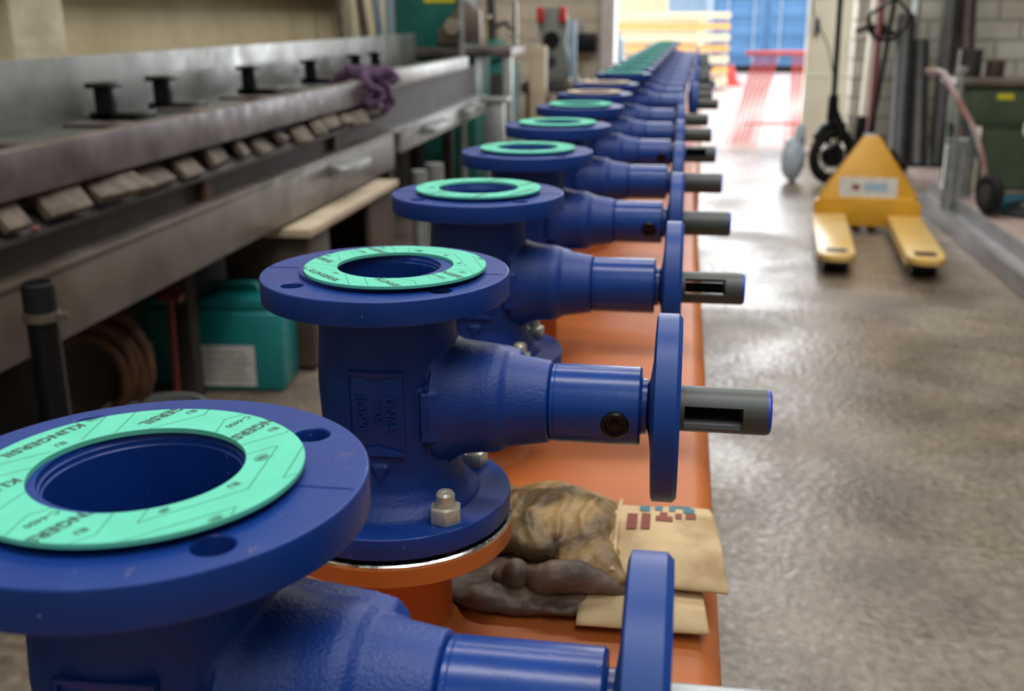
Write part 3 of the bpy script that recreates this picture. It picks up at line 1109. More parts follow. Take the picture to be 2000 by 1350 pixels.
def cuff(x0, x1, ya, yb, zlow, zhi, th, name, parent, arch=0.012, skew=0.0):
    # flattened fabric tube, open at the far end
    b = MB()
    n, m = 24, 12
    vs, fs = [], []
    for j in range(m + 1):
        t = j / m
        x = x0 + (x1 - x0) * t
        yc = (ya + yb) / 2 + skew * t
        hw = (yb - ya) / 2 * (0.93 + 0.10 * t)
        for k in range(n):
            a = 2 * math.pi * k / n
            cc, ss = math.cos(a), math.sin(a)
            yy = yc + hw * (abs(cc) ** 0.75) * (1 if cc >= 0 else -1)
            zc = zlow + arch * (1 - (cc) ** 2) * (0.6 + 0.4 * math.sin(2.2 * t + cc))
            zz = zc + th / 2 + (zhi) * 0 + th / 2 * (abs(ss) ** 0.8) * (1 if ss >= 0 else -1) * (1 + 0.15 * math.sin(7 * t + 3 * cc))
            vs.append((x - 0.006 * t * (yy - yc) / hw, yy, zz))
    for j in range(m):
        for k in range(n):
            k2 = (k + 1) % n
            fs.append((j * n + k, j * n + k2, (j + 1) * n + k2, (j + 1) * n + k))
    b.add(vs, fs)
    me = bake(b.mesh(name), [('SUBSURF', dict(levels=1)), ('SOLIDIFY', dict(thickness=0.0022, offset=-1))])
    for p in me.polygons:
        p.use_smooth = True
    return link(name, me, M_cuff, parent, True)


# lower glove
b = MB()
b.ball((-0.10, 0.712, GZ + 0.008), (0.080, 0.050, 0.0080), 24)
b.ball((-0.145, 0.715, GZ + 0.008), (0.055, 0.048, 0.0080), 24)
b.ball((-0.075, 0.705, GZ + 0.009), (0.040, 0.046, 0.0085), 24)
b.ball((-0.105, 0.680, GZ + 0.008), (0.060, 0.020, 0.0085), 24)
link('palm', glove_mesh(b, 0.0020, 0.007, 0.022, 3), M_ldark, g2, True)
b = MB()
b.tube([(-0.022, 0.684, GZ + 0.014), (-0.040, 0.684, GZ + 0.022), (-0.060, 0.684, GZ + 0.026), (-0.080, 0.683, GZ + 0.025), (-0.094, 0.683, GZ + 0.022)], [0.004, 0.008, 0.012, 0.0125, 0.008], 16)
b.ball((-0.083, 0.682, GZ + 0.023), (0.015, 0.012, 0.0125), 16)
link('thumb', glove_mesh(b, 0.0018, 0.003, 0.02, 3), M_ldark, g2, True)['label'] = 'rounded thumb folded over the glove'
b = MB()
b.ball((-0.106, 0.688, GZ + 0.021), (0.011, 0.012, 0.014), 16)
b.ball((-0.112, 0.694, GZ + 0.016), (0.013, 0.013, 0.009), 16)
link('finger', glove_mesh(b, 0.0018, 0.003, 0.02, 3), M_ldark, g2, True)
cuff(-0.058, 0.027, 0.646, 0.752, GZ + 0.0022, 0, 0.012, 'cuff', g2, 0.003, 0.006)
# upper glove
b = MB()
U = GZ + 0.030
b.ball((-0.090, 0.770, U - 0.004), (0.052, 0.058, 0.020), 28)
b.ball((-0.140, 0.772, U - 0.006), (0.050, 0.054, 0.018), 28)
b.ball((-0.060, 0.760, U - 0.004), (0.030, 0.056, 0.018), 24)
b.ball((-0.055, 0.715, U - 0.004), (0.026, 0.026, 0.014), 24)
b.tube([(-0.052, 0.715, U + 0.002), (-0.040, 0.698, U - 0.004), (-0.028, 0.686, U - 0.010)], [0.014, 0.012, 0.007], 14)
b.ball((-0.10, 0.815, U - 0.016), (0.06, 0.025, 0.014), 24)
for k in range(4):
    a0 = -0.058 - 0.021 * k
    b.tube([(a0, 0.715 + 0.004 * (k % 3), U + 0.008), (a0 - 0.006 + 0.004 * (k % 2), 0.745, U + 0.0145), (a0 + 0.003, 0.775, U + 0.0145), (a0 - 0.005, 0.805, U + 0.007)], [0.0015, 0.0035, 0.0035, 0.0015], 8)
link('palm', glove_mesh(b, 0.0020, 0.008, 0.020, 3), M_leath, g1, True)
for k in range(3):
    b = MB()
    yy = 0.735 + 0.028 * k
    b.tube([(-0.13, yy, U), (-0.165, yy, U - 0.003), (-0.195, yy - 0.002, U - 0.010), (-0.212, yy - 0.004, U - 0.018)], [0.012, 0.0125, 0.0115, 0.007], 14)
    link('finger', glove_mesh(b, 0.0022, 0.005, 0.016, 2), M_leath, g1, True)
CU = dict(z0=U - 0.014, arch=0.009, th=0.014, ya=0.684, yb=0.812, x0=-0.042, x1=0.040, skew=-0.002)
cf = cuff(CU['x0'], CU['x1'], CU['ya'], CU['yb'], CU['z0'], 0, CU['th'], 'cuff', g1, CU['arch'], CU['skew'])
b = MB()
b.tube([(-0.036, 0.688 + 0.118 * k / 12, CU['z0'] + CU['th'] - 0.0005 + CU['arch'] * (1 - ((k - 6) / 6.3) ** 2) * 0.8) for k in range(13)], 0.0022, 8)
link('cuff_seam', b.mesh('cuff_seam', 60), M_cuff, g1, True)


def cuff_z(x, y, z0, arch, th, ya, yb, x0, x1, skew):
    t = (x - x0) / (x1 - x0)
    yc = (ya + yb) / 2 + skew * t
    hw = (yb - ya) / 2 * (0.93 + 0.10 * t)
    q = max(-1, min(1, (y - yc) / hw))
    cc = abs(q) ** (1 / 0.75) * (1 if q > 0 else -1)
    ss = math.sqrt(max(0, 1 - cc * cc))
    return z0 + arch * (1 - cc ** 2) * (0.6 + 0.4 * math.sin(2.2 * t + cc)) + th / 2 + th / 2 * ss ** 0.8 * (1 + 0.15 * math.sin(7 * t + 3 * cc))


def printpatch(cells, m_, name, lab):
    b = MB()
    for (xa, xb, ya, yb) in cells:
        nx, ny = 5, 5
        for i in range(nx):
            for j in range(ny):
                q = []
                for (u, v) in ((i, j), (i + 1, j), (i + 1, j + 1), (i, j + 1)):
                    x = xa + (xb - xa) * u / nx
                    y = ya + (yb - ya) * v / ny
                    q.append((x, y, cuff_z(x, y, CU['z0'], CU['arch'], CU['th'], CU['ya'], CU['yb'], CU['x0'], CU['x1'], CU['skew']) + 0.0004))
                b.add(q, [(0, 1, 2, 3)])
    o = link(name, b.mesh(name, 60), m_, cf, False)
    o['label'] = lab
    return o


printpatch([(-0.020, -0.012, 0.776, 0.797), (-0.008, -0.002, 0.781, 0.799), (0.003, 0.020, 0.789, 0.800), (0.014, 0.023, 0.776, 0.789), (0.003, 0.008, 0.780, 0.789)], M_prb, 'blue_print', 'faded blue printed block letters')
printpatch([(-0.029, -0.021, 0.742, 0.768), (-0.018, -0.011, 0.742, 0.771), (-0.007, 0.006, 0.758, 0.768), (0.016, 0.024, 0.764, 0.774), (0.008, 0.013, 0.764, 0.775), (-0.004, 0.002, 0.768, 0.777)], M_prr, 'red_print', 'faded red printed block letters')

# ------------------------------------------------------------------ long machine on the left
MX, MBK = -1.25, -1.70
mc = thing('folding_machine', 'long grey steel bed machine running along the left wall', 'machine', (-1.5, 3.0, 0))
y0, y1 = -0.5, 6.35
obj('back_panel', MB().box((MBK - 0.03, y0, 0.84), (MBK, 6.9, 1.047)), M_mgrey, mc, None, 0.004)
obj('bed_plate', MB().box((MBK, y0, 0.845), (MX - 0.02, y1, 0.872)), M_bed, mc, None, 0.003)
rl = MB()
rl.box((MX - 0.05, y0, 0.818), (MX, 4.25, 0.910))
obj('front_rail', rl, M_msteel, mc, None, 0.006)
obj('front_rail', MB().box((MX - 0.07, 4.55, 0.858), (MX, y1, 0.925)), M_galv, mc, None, 0.006)['label'] = 'brighter far length of the front rail'
obj('inner_face', MB().box((MX - 0.09, y0, 0.62), (MX - 0.055, 6.9, 0.85)), M_mdark, mc, None)
# lower beam: flange on top, web face
obj('lower_beam', MB().box((MX - 0.07, y0, 0.51), (MX, 4.62, 0.655)).box((MX - 0.09, y0, 0.655), (MX + 0.006, 4.62, 0.668)), M_beam, mc, None, 0.003)
obj('lower_beam', MB().box((MX - 0.07, 4.75, 0.56), (MX, 6.9, 0.655)).box((MX - 0.09, 4.62, 0.655), (MX + 0.012, 6.9, 0.672)), M_galv, mc, None, 0.003)['label'] = 'paler far length of the lower beam'
# angled ledge with grimy wooden blocks
obj('ledge', MB().prism([(MX - 0.06, 0.785), (MX - 0.005, 0.745), (MX - 0.005, 0.735), (MX - 0.06, 0.765)], y0, 4.6, 'y'), M_mdark, mc, None)
yb = 1.0
k = 0
random.seed(3)
while yb < 4.5:
    ln = 0.07 + 0.11 * random.random()
    Mw = Matrix.Translation((MX - 0.014, yb, 0.768 + 0.022 * random.random())) @ Matrix.Rotation(R(random.uniform(-14, 14)), 4, 'Z') @ Matrix.Rotation(R(random.uniform(28, 60)), 4, 'Y')
    obj('packing_block', MB().box((-0.03, 0, -0.010), (0.03, ln, 0.010), Mw), M_wblock, mc, None, 0.003)
    yb += ln + 0.015 + 0.06 * random.random()
for yy in (1.6, 2.75, 3.9):
    obj('bracket', MB().box((MX - 0.055, yy, 0.66), (MX - 0.035, yy + 0.05, 0.86)), M_rust, mc, None, 0.003)
# L shaped clamps along the bed
for (px_y, h) in ((2.85, 0.085), (3.20, 0.085), (3.90, 0.085), (4.60, 0.08), (5.28, 0.08), (5.63, 0.08)):
    cm = MB()
    xk = -1.635
    h += 0.02
    cm.box((xk, px_y, 0.872), (xk + 0.05, px_y + 0.04, 0.872 + h))
    cm.box((xk - 0.01, px_y - 0.03, 0.872 + h - 0.015), (xk + 0.06, px_y + 0.06, 0.872 + h))
    cm.box((xk - 0.02, px_y + 0.0, 0.872), (xk + 0.12, px_y + 0.13, 0.895))
    obj('clamp', cm, M_blk, mc, None, 0.004)['label'] = 'black L-shaped clamp standing on the bed'
for yy in (2.2, 2.65, 3.15, 3.65, 4.1, 4.7, 5.3):
    obj('slide_plate', MB().box((-1.62, yy, 0.872), (-1.34, yy + 0.10, 0.882)), M_msteel, mc, None, 0.003)
# brackets on the lower beam
for (yy, w, zt) in ((3.72, 0.34, 0.64), (5.15, 0.45, 0.645), (6.1, 0.3, 0.65)):
    obj('beam_bracket', MB().prism([(MX, zt), (MX + 0.06, zt - 0.015), (MX + 0.06, zt - 0.04), (MX, zt - 0.045)], yy, yy + w, 'y'), M_galv, mc, None, 0.003)
obj('end_plate', MB().box((MX - 0.42, 4.62, 0.50), (MX - 0.10, 4.74, 0.86)), M_mdark, mc, None)
for yy in (0.2, 2.90, 5.2, 6.7):
    obj('leg', MB().box((MX - 0.25, yy, 0), (MX - 0.185, yy + 0.06, 0.62)), M_mdark, mc, None, 0.005)
    obj('leg', MB().box((MBK - 0.03, yy, 0), (MBK + 0.06, yy + 0.10, 0.88)), M_mdark, mc, None, 0.005)
obj('shade_panel', MB().box((MBK - 0.02, y0, 0.02), (MBK, 6.8, 0.84)), M_mdark, mc, None)  # dark sheet added to keep the space under the machine dark
obj('shade_panel', MB().box((MBK, y0, 0.02), (MX - 0.30, 1.9, 0.60)), M_mdark, mc, None)  # dark box added to deepen the shade at the near end
obj('shade_tie_bar', MB().box((MBK, 0.2, 0.60), (MX - 0.22, 6.8, 0.62)), M_mdark, mc, None)  # widened into a sheet to shade the space below
obj('red_knob', MB().ball((MX + 0.004, 1.90, 0.755), (0.006, 0.016, 0.006), 12), M_redp, mc)

# purple rag over the rail
rg = MB()
rp = []
for k in range(26):
    a = k / 25 * math.pi * 3.2
    rp.append((MX + 0.01 + 0.035 * math.cos(a * 2.1), 4.36 + 0.16 * math.sin(a * 1.3), 0.875 + 0.055 * math.cos(a * 0.9) + 0.01 * math.sin(5 * a)))
rg.tube(rp, 0.020, 8)
rg.tube([(-1.42, 4.30, 0.895), (-1.33, 4.28, 0.935), (-1.26, 4.36, 0.93), (-1.225, 4.42, 0.86), (-1.222, 4.46, 0.80), (-1.225, 4.40, 0.77)], [0.015, 0.03, 0.035, 0.03, 0.028, 0.012], 10)
me = glove_mesh(rg, 0.006, 0.03, 0.035, 4)
o = link('cloth', me, M_purp)
tag(o, 'dark purple cloth bundled over the front rail of the grey machine', 'cloth')

# ------------------------------------------------------------------ under the machine
cr = thing('storage_box', 'dark brown box with a pale board lid beside the grey machine', 'box', (-1.32, 3.8, 0))
bb = MB()
bb.box((-0.16, -0.52, 0.02), (0.13, -0.49, 0.47)).box((-0.16, 0.49, 0.02), (0.13, 0.52, 0.47)).box((-0.16, -0.49, 0.02), (-0.14, 0.49, 0.47))
bb.box((0.11, -0.49, 0.02), (0.13, -0.30, 0.47)).box((0.11, 0.2, 0.02), (0.13, 0.49, 0.47)).box((-0.14, -0.49, 0), (0.11, 0.49, 0.03))
obj('body', bb, M_brown, cr, None, 0.003, world=False)
obj('lid', MB().box((-0.17, -0.56, 0.47), (0.155, 0.56, 0.497)), M_board, cr, None, 0.003, world=False)['label'] = 'pale wooden board lid'
obj('shelf', MB().box((-0.13, -0.48, 0.22), (0.10, 0.48, 0.235)), M_brown, cr, None, world=False)


def jerrycan(label, x, y, rz, w=0.24, dpt=0.20, h=0.29):
    t = thing('jerrycan', label, 'jerrycan', (x, y, 0), 'teal jerrycans under the machine', rz)
    b = MB()
    b.box((-w / 2, -dpt / 2, 0), (w / 2, dpt / 2, h - 0.045))
    b.prism([(-w / 2, h - 0.045), (w / 2, h - 0.045), (w / 2 - 0.02, h - 0.01), (w / 2 - 0.07, h), (-w / 2 + 0.05, h), (-w / 2 + 0.01, h - 0.02)], -dpt / 2 + 0.01, dpt / 2 - 0.01, 'y')
    for k in range(3):
        b.box((-w / 2 - 0.0015, -dpt / 2 + 0.02, 0.05 + k * 0.055), (w / 2 + 0.0015, dpt / 2 - 0.02, 0.075 + k * 0.055))
    obj('tank', b, M_teal, t, 50, 0.012, world=False)
    obj('handle', MB().tube([(-w / 2 + 0.05, 0, h - 0.005), (-w / 2 + 0.06, 0, h + 0.022), (w / 2 - 0.10, 0, h + 0.022), (w / 2 - 0.08, 0, h - 0.005)], 0.012, 10), M_teal, t, world=False)
    obj('screw_cap', MB().lathe([(0, h - 0.015), (0.024, h - 0.015), (0.024, h + 0.018), (0, h + 0.018)], 20, 'z', (w / 2 - 0.035, 0, 0)), M_blk, t, 30, world=False)
    lb = obj('paper_label', MB().box((-w / 2 + 0.03, -dpt / 2 - 0.006, 0.02), (w / 2 - 0.09, -dpt / 2 - 0.0035, 0.155)), M_label, t, None, world=False)
    tb = MB()
    for k in range(6):
        tb.box((-w / 2 + 0.04, -dpt / 2 - 0.007, 0.04 + k * 0.018), (w / 2 - 0.10 - 0.012 * (k % 3), -dpt / 2 - 0.0055, 0.043 + k * 0.018))
    obj('label_line', tb, M_txt, lb, None, world=False)
    return t


jerrycan('teal plastic jerrycan with paper label, right one nearer the brown box', -1.385, 3.16, R(6), 0.31, 0.20, 0.31)
jerrycan('teal plastic jerrycan, left one half behind the dark machine leg', -1.69, 3.16, R(4), 0.25, 0.2, 0.31)
# black pipe with clamp in front of the lower beam
bp = thing('drain_pipe', 'black upright plastic pipe with a metal clamp at the far left', 'pipe', (-1.165, 1.760, 0))
obj('pipe', MB().lathe([(0, 0), (0.029, 0), (0.029, 0.64), (0, 0.64)], 24), M_blk, bp, 30, world=False)
obj('socket', MB().lathe([(0, 0.62), (0.030, 0.62), (0.030, 0.680), (0.026, 0.684), (0.024, 0.66), (0, 0.66)], 24), M_rub, bp, 30, world=False)
obj('pipe_clamp', MB().lathe([(0.0295, 0.612), (0.0345, 0.612), (0.0345, 0.628), (0.0295, 0.628)], 24, closed=True).box((0.032, -0.006, 0.614), (0.055, 0.006, 0.626)), M_beam, bp, 30, world=False)
# brown hose coil
hc = MB()
for q in range(4):
    pts = []
    for k in range(36):
        a = 2 * math.pi * k / 36
        rr = 0.098 + 0.012 * q
        pts.append((-1.50 + rr * math.cos(a), 2.42 + 0.022 * q + 0.02 * math.cos(a), 0.25 + 0.018 * (q % 2) + (rr + 0.02) * math.sin(a)))
    hc.tube(pts, 0.014, 8, True)
solo('hose_coil', hc, M_rust, 'coil of rusty brown hose propped up in the dark under the machine', 'hose')
solo('bucket', MB().lathe([(0, 0), (0.08, 0), (0.10, 0.17), (0.105, 0.17), (0.105, 0.18), (0.09, 0.18), (0.085, 0.02), (0, 0.02)], 24, 'z', (-1.30, 2.45, 0)), M_mgrey,
     'small grey-green bucket on the floor below the hose coil', 'bucket')
solo('valve_handle', MB().tube([(-1.43, 2.72, 0.40), (-1.40, 2.72, 0.42), (-1.36, 2.71, 0.40)], [0.02, 0.026, 0.015], 10).tube([(-1.40, 2.72, 0.40), (-1.41, 2.72, 0.0)], 0.01, 8), M_redp,
     'dull red handle on a thin rod beneath the machine', 'handle')

# ------------------------------------------------------------------ machines at the far left
lt = thing('lathe', 'teal green machine tool with a yellow label at the end of the grey machine', 'machine', (-1.6, 7.3, 0))
b = MB()
b.box((-0.28, -0.25, 0.95), (0.16, 0.35, 1.65))
obj('headstock', b, M_tealp, lt, None, 0.02, world=False)
obj('guard', MB().prism([(0.02, 0.98), (0.30, 0.98), (0.30, 1.18), (0.20, 1.26), (0.02, 1.05)], -0.30, -0.22, 'y'), M_beam, lt, None, 0.005, world=False)
obj('label_plate', MB().box((-0.07, -0.262, 1.235), (0.13, -0.252, 1.40)), M_ylab, lt, None, world=False)['label'] = 'bright yellow label'
obj('base', MB().box((-0.3, -0.2, 0), (0.25, 0.35, 0.93)), M_tealp, lt, None, 0.02, world=False)
obj('bed', MB().box((-0.3, -0.3, 0.90), (0.5, 0.32, 0.96)), M_msteel, lt, None, 0.01, world=False)
obj('chuck', MB().lathe([(0, -0.36), (0.05, -0.36), (0.05, -0.25), (0, -0.25)], 20, 'y', (0.13, 0, 1.09)), M_steel, lt, 30, world=False)
for (xx, yy) in ((-0.24, -0.31), (0.44, -0.28)):
    obj('leg', MB().box((xx, yy, 0), (xx + 0.06, yy + 0.06, 0.9)), M_galv, lt, None, 0.005, world=False)
obj('light_post', MB().box((-0.33, -0.28, 0.96), (-0.28, -0.24, 1.7)), M_lblue, lt, None, 0.005, world=False)

mo = thing('pump_unit', 'rounded teal electric motor on a small cabinet right of the grey machine', 'motor', (-1.40, 8.2, 0))
obj('motor', MB().lathe([(0, -0.16), (0.06, -0.16), (0.085, -0.13), (0.085, 0.10), (0.06, 0.14), (0, 0.14)], 24, 'y', (0, 0, 0.90)), M_tealp, mo, 30, world=False)
obj('cabinet', MB().box((-0.14, -0.14, 0), (0.14, 0.2, 0.815)), M_tealp, mo, None, 0.01, world=False)
obj('door', MB().box((-0.11, -0.152, 0.08), (0.11, -0.14, 0.74)), M_mdark, mo, None, 0.004, world=False)
obj('pipe', MB().tube([(0.10, -0.1, 0.9), (0.16, -0.1, 0.95), (0.16, -0.1, 1.25)], 0.018, 8), M_steel, mo, world=False)
solo('steel_post', MB().box((-1.17, 6.45, 0), (-1.06, 6.52, 0.66)).box((-1.20, 6.42, 0.66), (-1.03, 6.55, 0.685)), M_galv, 'pale grey square steel post beyond the end of the machine', 'post', bevel=0.006, smooth=None)
solo('steel_rod', MB().tube([(-1.42, 7.0, 0.0), (-1.42, 7.0, 1.6)], 0.022, 10), M_galv, 'thin bright upright rod beside the teal machine tool', 'rod')
solo('wooden_post', MB().box((-1.12, 8.0, 0), (-1.00, 8.1, 0.94)), M_board, 'beige wooden post standing left of the grey pillar drill', 'post', bevel=0.006, smooth=None)
solo('wooden_post', MB().box((-0.965, 7.7, 0), (-0.925, 7.74, 0.62)).box((-0.985, 7.68, 0), (-0.905, 7.76, 0.03)), M_wblock, 'thin brown wooden leg between the beige post and the row of valves', 'post', bevel=0.004, smooth=None)

bx = thing('fuse_box', 'black switch box on the cream back wall between drill and doorway', 'switch box', (-0.88, 9.48, 0.85))
obj('case', MB().box((-0.11, -0.05, 0.0), (0.13, 0.11, 0.16)), M_blk, bx, None, 0.01, world=False)
obj('hook', MB().box((-0.02, 0.06, 0.16), (0.02, 0.12, 0.22)), M_steel, bx, None, world=False)
ar = thing('welding_arm', 'dark jointed arm with chrome knobs left of the switch box', 'arm', (-1.47, 8.7, 0))
obj('base', MB().box((-0.12, -0.12, 0), (0.12, 0.12, 0.75)), M_mdark, ar, None, 0.01, world=False)
obj('column', MB().tube([(-0.04, 0, 0.75), (-0.06, 0, 1.35)], 0.035, 10), M_mdark, ar, world=False)
obj('arm', MB().tube([(-0.06, 0, 1.06), (0.06, 0, 1.10), (0.16, 0, 0.98)], 0.02, 8), M_mdark, ar, world=False)
for p in ((-0.06, -0.045, 1.14), (0.10, -0.03, 1.02), (0.17, -0.03, 0.95), (0.05, -0.05, 0.88)):
    obj('knob', MB().ball(p, 0.022, 12), M_steel, ar, world=False)

pd = thing('pillar_drill', 'grey pillar drill with black round cover and red handles near the doorway', 'drill', (-1.05, 8.9, 0))
obj('table', MB().box((-0.24, -0.2, 0.56), (0.22, 0.2, 0.64)), M_mdark, pd, None, 0.01, world=False)
for sx in (-0.2, 0.16):
    for sy in (-0.18, 0.14):
        obj('leg', MB().box((sx, sy, 0), (sx + 0.05, sy + 0.05, 0.56)), M_rust, pd, None, world=False)
obj('housing', MB().prism([(-0.12, 0.66), (0.12, 0.66), (0.14, 0.72), (0.10, 0.95), (0.12, 1.12), (0.08, 1.22), (-0.08, 1.22), (-0.12, 1.10), (-0.08, 0.95), (-0.13, 0.72)], -0.12, 0.12, 'y'),
    mat('drill_grey', (0.20, 0.22, 0.20), rough=0.5), pd, None, 0.01, world=False)
obj('round_cover', MB().lathe([(0, -0.15), (0.055, -0.15), (0.065, -0.14), (0.065, -0.12), (0, -0.12)], 24, 'y', (0, 0, 0.97)), M_blk, pd, 30, world=False)
obj('round_cover', MB().lathe([(0, -0.13), (0.04, -0.13), (0.04, -0.12), (0, -0.12)], 24, 'y', (0.0, 0, 0.80)), M_dpipe, pd, 30, world=False)
for sx in (-1, 1):
    obj('handle', MB().box((sx * 0.09 - 0.03, -0.16, 1.10), (sx * 0.09 + 0.03, -0.11, 1.22)), M_red, pd, None, 0.01, world=False)['label'] = 'red handle'
obj('side_rail', MB().box((0.13, -0.08, 0.66), (0.19, -0.03, 1.12)), M_lblue, pd, None, 0.004, world=False)
bd_ = thing('tool_bench', 'low dark bench with small steel parts below the pillar drill', 'bench', (-0.72, 8.2, 0))
obj('top', MB().box((-0.16, -0.2, 0.60), (0.14, 0.2, 0.66)), M_mdark, bd_, None, 0.01, world=False)
for sx in (-0.15, 0.10):
    obj('leg', MB().box((sx, -0.18, 0), (sx + 0.04, 0.18, 0.6)), M_mdark, bd_, None, world=False)
random.seed(5)
flab = ['leftmost bright steel fitting on the low dark bench', 'second bright steel fitting from the left on the low dark bench',
        'second bright steel fitting from the right on the low dark bench', 'rightmost bright steel fitting on the low dark bench']
for k in range(4):
    xx, yy = -0.83 + 0.06 * k, 8.05 + 0.03 * (k % 2)
    solo('pipe_fitting', MB().lathe([(0, 0.66), (0.016, 0.66), (0.016, 0.70), (0.010, 0.705), (0.010, 0.73), (0, 0.73)], 12, 'z', (xx, yy, 0)), M_steel,
         flab[k], 'pipe fitting', 'steel fittings on the low dark bench')
# shiny machine part under the beam, and pipes leaning at the left wall
for k, (pa, pb_, rr, mm_) in enumerate((((-1.14, 4.62, 0.0), (-1.14, 4.62, 0.50), 0.035, M_galv), ((-1.16, 5.0, 0.0), (-1.16, 5.0, 0.48), 0.045, M_galv))):
    solo('pipe_offcut', MB().tube([pa, pb_], rr, 16), mm_, ['shiny short pipe standing beside the brown box', 'thicker shiny pipe standing beyond the brown box'][k], 'pipe')
lbs = ['brown wooden pole leaning on the yellow wall, left of the two wooden ones', 'brown wooden pole leaning on the yellow wall, right of the two wooden ones',
       'pale blue-white tube leaning on the yellow wall, left of the teal machine', 'grey-white tube leaning nearest the teal machine tool']
for k, (a, b2, rr, mm_) in enumerate((((-2.02, 6.6, 0.0), (-2.27, 6.9, 2.4), 0.022, M_wblock), ((-1.98, 7.1, 0), (-2.26, 7.2, 2.3), 0.028, M_wblock),
                                     ((-2.03, 7.5, 0), (-2.26, 7.7, 2.4), 0.03, M_lblue), ((-1.98, 7.85, 0), (-2.26, 8.3, 2.5), 0.025, M_galv))):
    solo('pole', MB().tube([a, b2], rr, 10), mm_, lbs[k], 'pole')

# ------------------------------------------------------------------ pallet truck
pt = thing('pallet_truck', 'yellow hand pallet truck with its forks towards the camera', 'pallet truck', (1.02, 6.05, 0), None, R(-5))


def fork(cx, name_m):
    b = MB()
    w = 0.085
    pts = [(-w, 0.0), (-w, -1.06), (-w + 0.022, -1.13), (-w + 0.055, -1.155), (w - 0.055, -1.155), (w - 0.022, -1.13), (w, -1.06), (w, 0.0)]
    b.prism([(cx + a, c) for a, c in pts], 0.075, 0.105, 'z')
    b.box((cx - w, -1.05, 0.045), (cx - w + 0.008, 0, 0.075)).box((cx + w - 0.008, -1.05, 0.045), (cx + w, 0, 0.075))
    f = obj('fork', b, name_m, pt, None, 0.006, world=False)
    obj('slot', MB().box((cx - 0.048, -1.075, 0.1045), (cx + 0.048, -0.985, 0.1062)), M_blk, f, None, world=False)
    obj('roller', MB().lathe([(0, cx - 0.055), (0.037, cx - 0.055), (0.037, cx + 0.055), (0, cx + 0.055)], 20, 'x', (0, -1.00, 0.037)), M_blk, f, 30, world=False)
    return f


fork(-0.195, M_yelw)
fork(0.195, M_yelw)
b = MB()
b.prism([(-0.28, 0.04), (0.28, 0.04), (0.28, 0.17), (0.235, 0.20), (-0.235, 0.20), (-0.28, 0.17)], -0.04, 0.02, 'y')
obj('bulkhead', b, M_yel, pt, None, 0.006, world=False)
Mt = Matrix.Translation((0, -0.02, 0.175)) @ Matrix.Rotation(R(-16), 4, 'X')
obj('triangle_cover', MB().prism([(-0.245, 0.0), (0.245, 0.0), (0.245, 0.03), (0.055, 0.345), (0.035, 0.36), (-0.035, 0.36), (-0.055, 0.345), (-0.245, 0.03)], -0.012, 0.012, 'y', Mt), M_yel, pt, None, 0.006, world=False)
obj('side_flange', MB().prism([(-0.245, 0.03), (-0.055, 0.345), (-0.040, 0.36), (-0.262, 0.03)], -0.012, 0.10, 'y', Mt), M_yelw, pt, None, 0.003, world=False)
obj('side_flange', MB().prism([(0.245, 0.03), (0.055, 0.345), (0.040, 0.36), (0.262, 0.03)], -0.012, 0.10, 'y', Mt), M_yel, pt, None, 0.003, world=False)
sk = obj('sticker', MB().box((-0.150, -0.015, 0.020), (0.150, -0.0125, 0.130), Mt), M_label, pt, None, world=False)
sk['label'] = 'pale sticker with blue and red print'
obj('blue_print', MB().box((-0.02, -0.0165, 0.055), (0.10, -0.0145, 0.100), Mt), M_lblue, sk, None, world=False)
obj('red_print', MB().box((-0.085, -0.0165, 0.06), (-0.045, -0.0145, 0.09), Mt), M_prr, sk, None, world=False)
obj('hydraulic_pump', MB().lathe([(0, 0.12), (0.06, 0.12), (0.06, 0.36), (0.04, 0.40), (0, 0.40)], 20, 'z', (0, 0.16, 0)), M_blk, pt, 30, world=False)
obj('steer_wheel', MB().lathe([(0, -0.07), (0.09, -0.07), (0.09, -0.02), (0, -0.02)], 24, 'x', (0, 0.18, 0.09)).lathe([(0, 0.02), (0.09, 0.02), (0.09, 0.07), (0, 0.07)], 24, 'x', (0, 0.18, 0.09)), M_blk, pt, 30, world=False)
obj('tiller_joint', MB().lathe([(0, 0.38), (0.035, 0.38), (0.04, 0.40), (0.04, 0.50), (0.03, 0.52), (0, 0.52)], 16, 'z', (0, 0.20, 0)), M_lblue, pt, 30, world=False)
obj('tiller', MB().tube([(0, 0.20, 0.50), (0.045, 0.24, 0.95), (0.07, 0.26, 1.28)], 0.013, 10), M_blk, pt, world=False)
obj('tiller_grip', MB().tube([(-0.06, 0.25, 1.15), (-0.045, 0.24, 1.06), (0.0, 0.23, 1.02), (0.07, 0.235, 1.02), (0.13, 0.25, 1.08), (0.15, 0.26, 1.16), (0.07, 0.26, 1.24), (-0.06, 0.25, 1.15)], 0.012, 8), M_blk, pt, world=False)

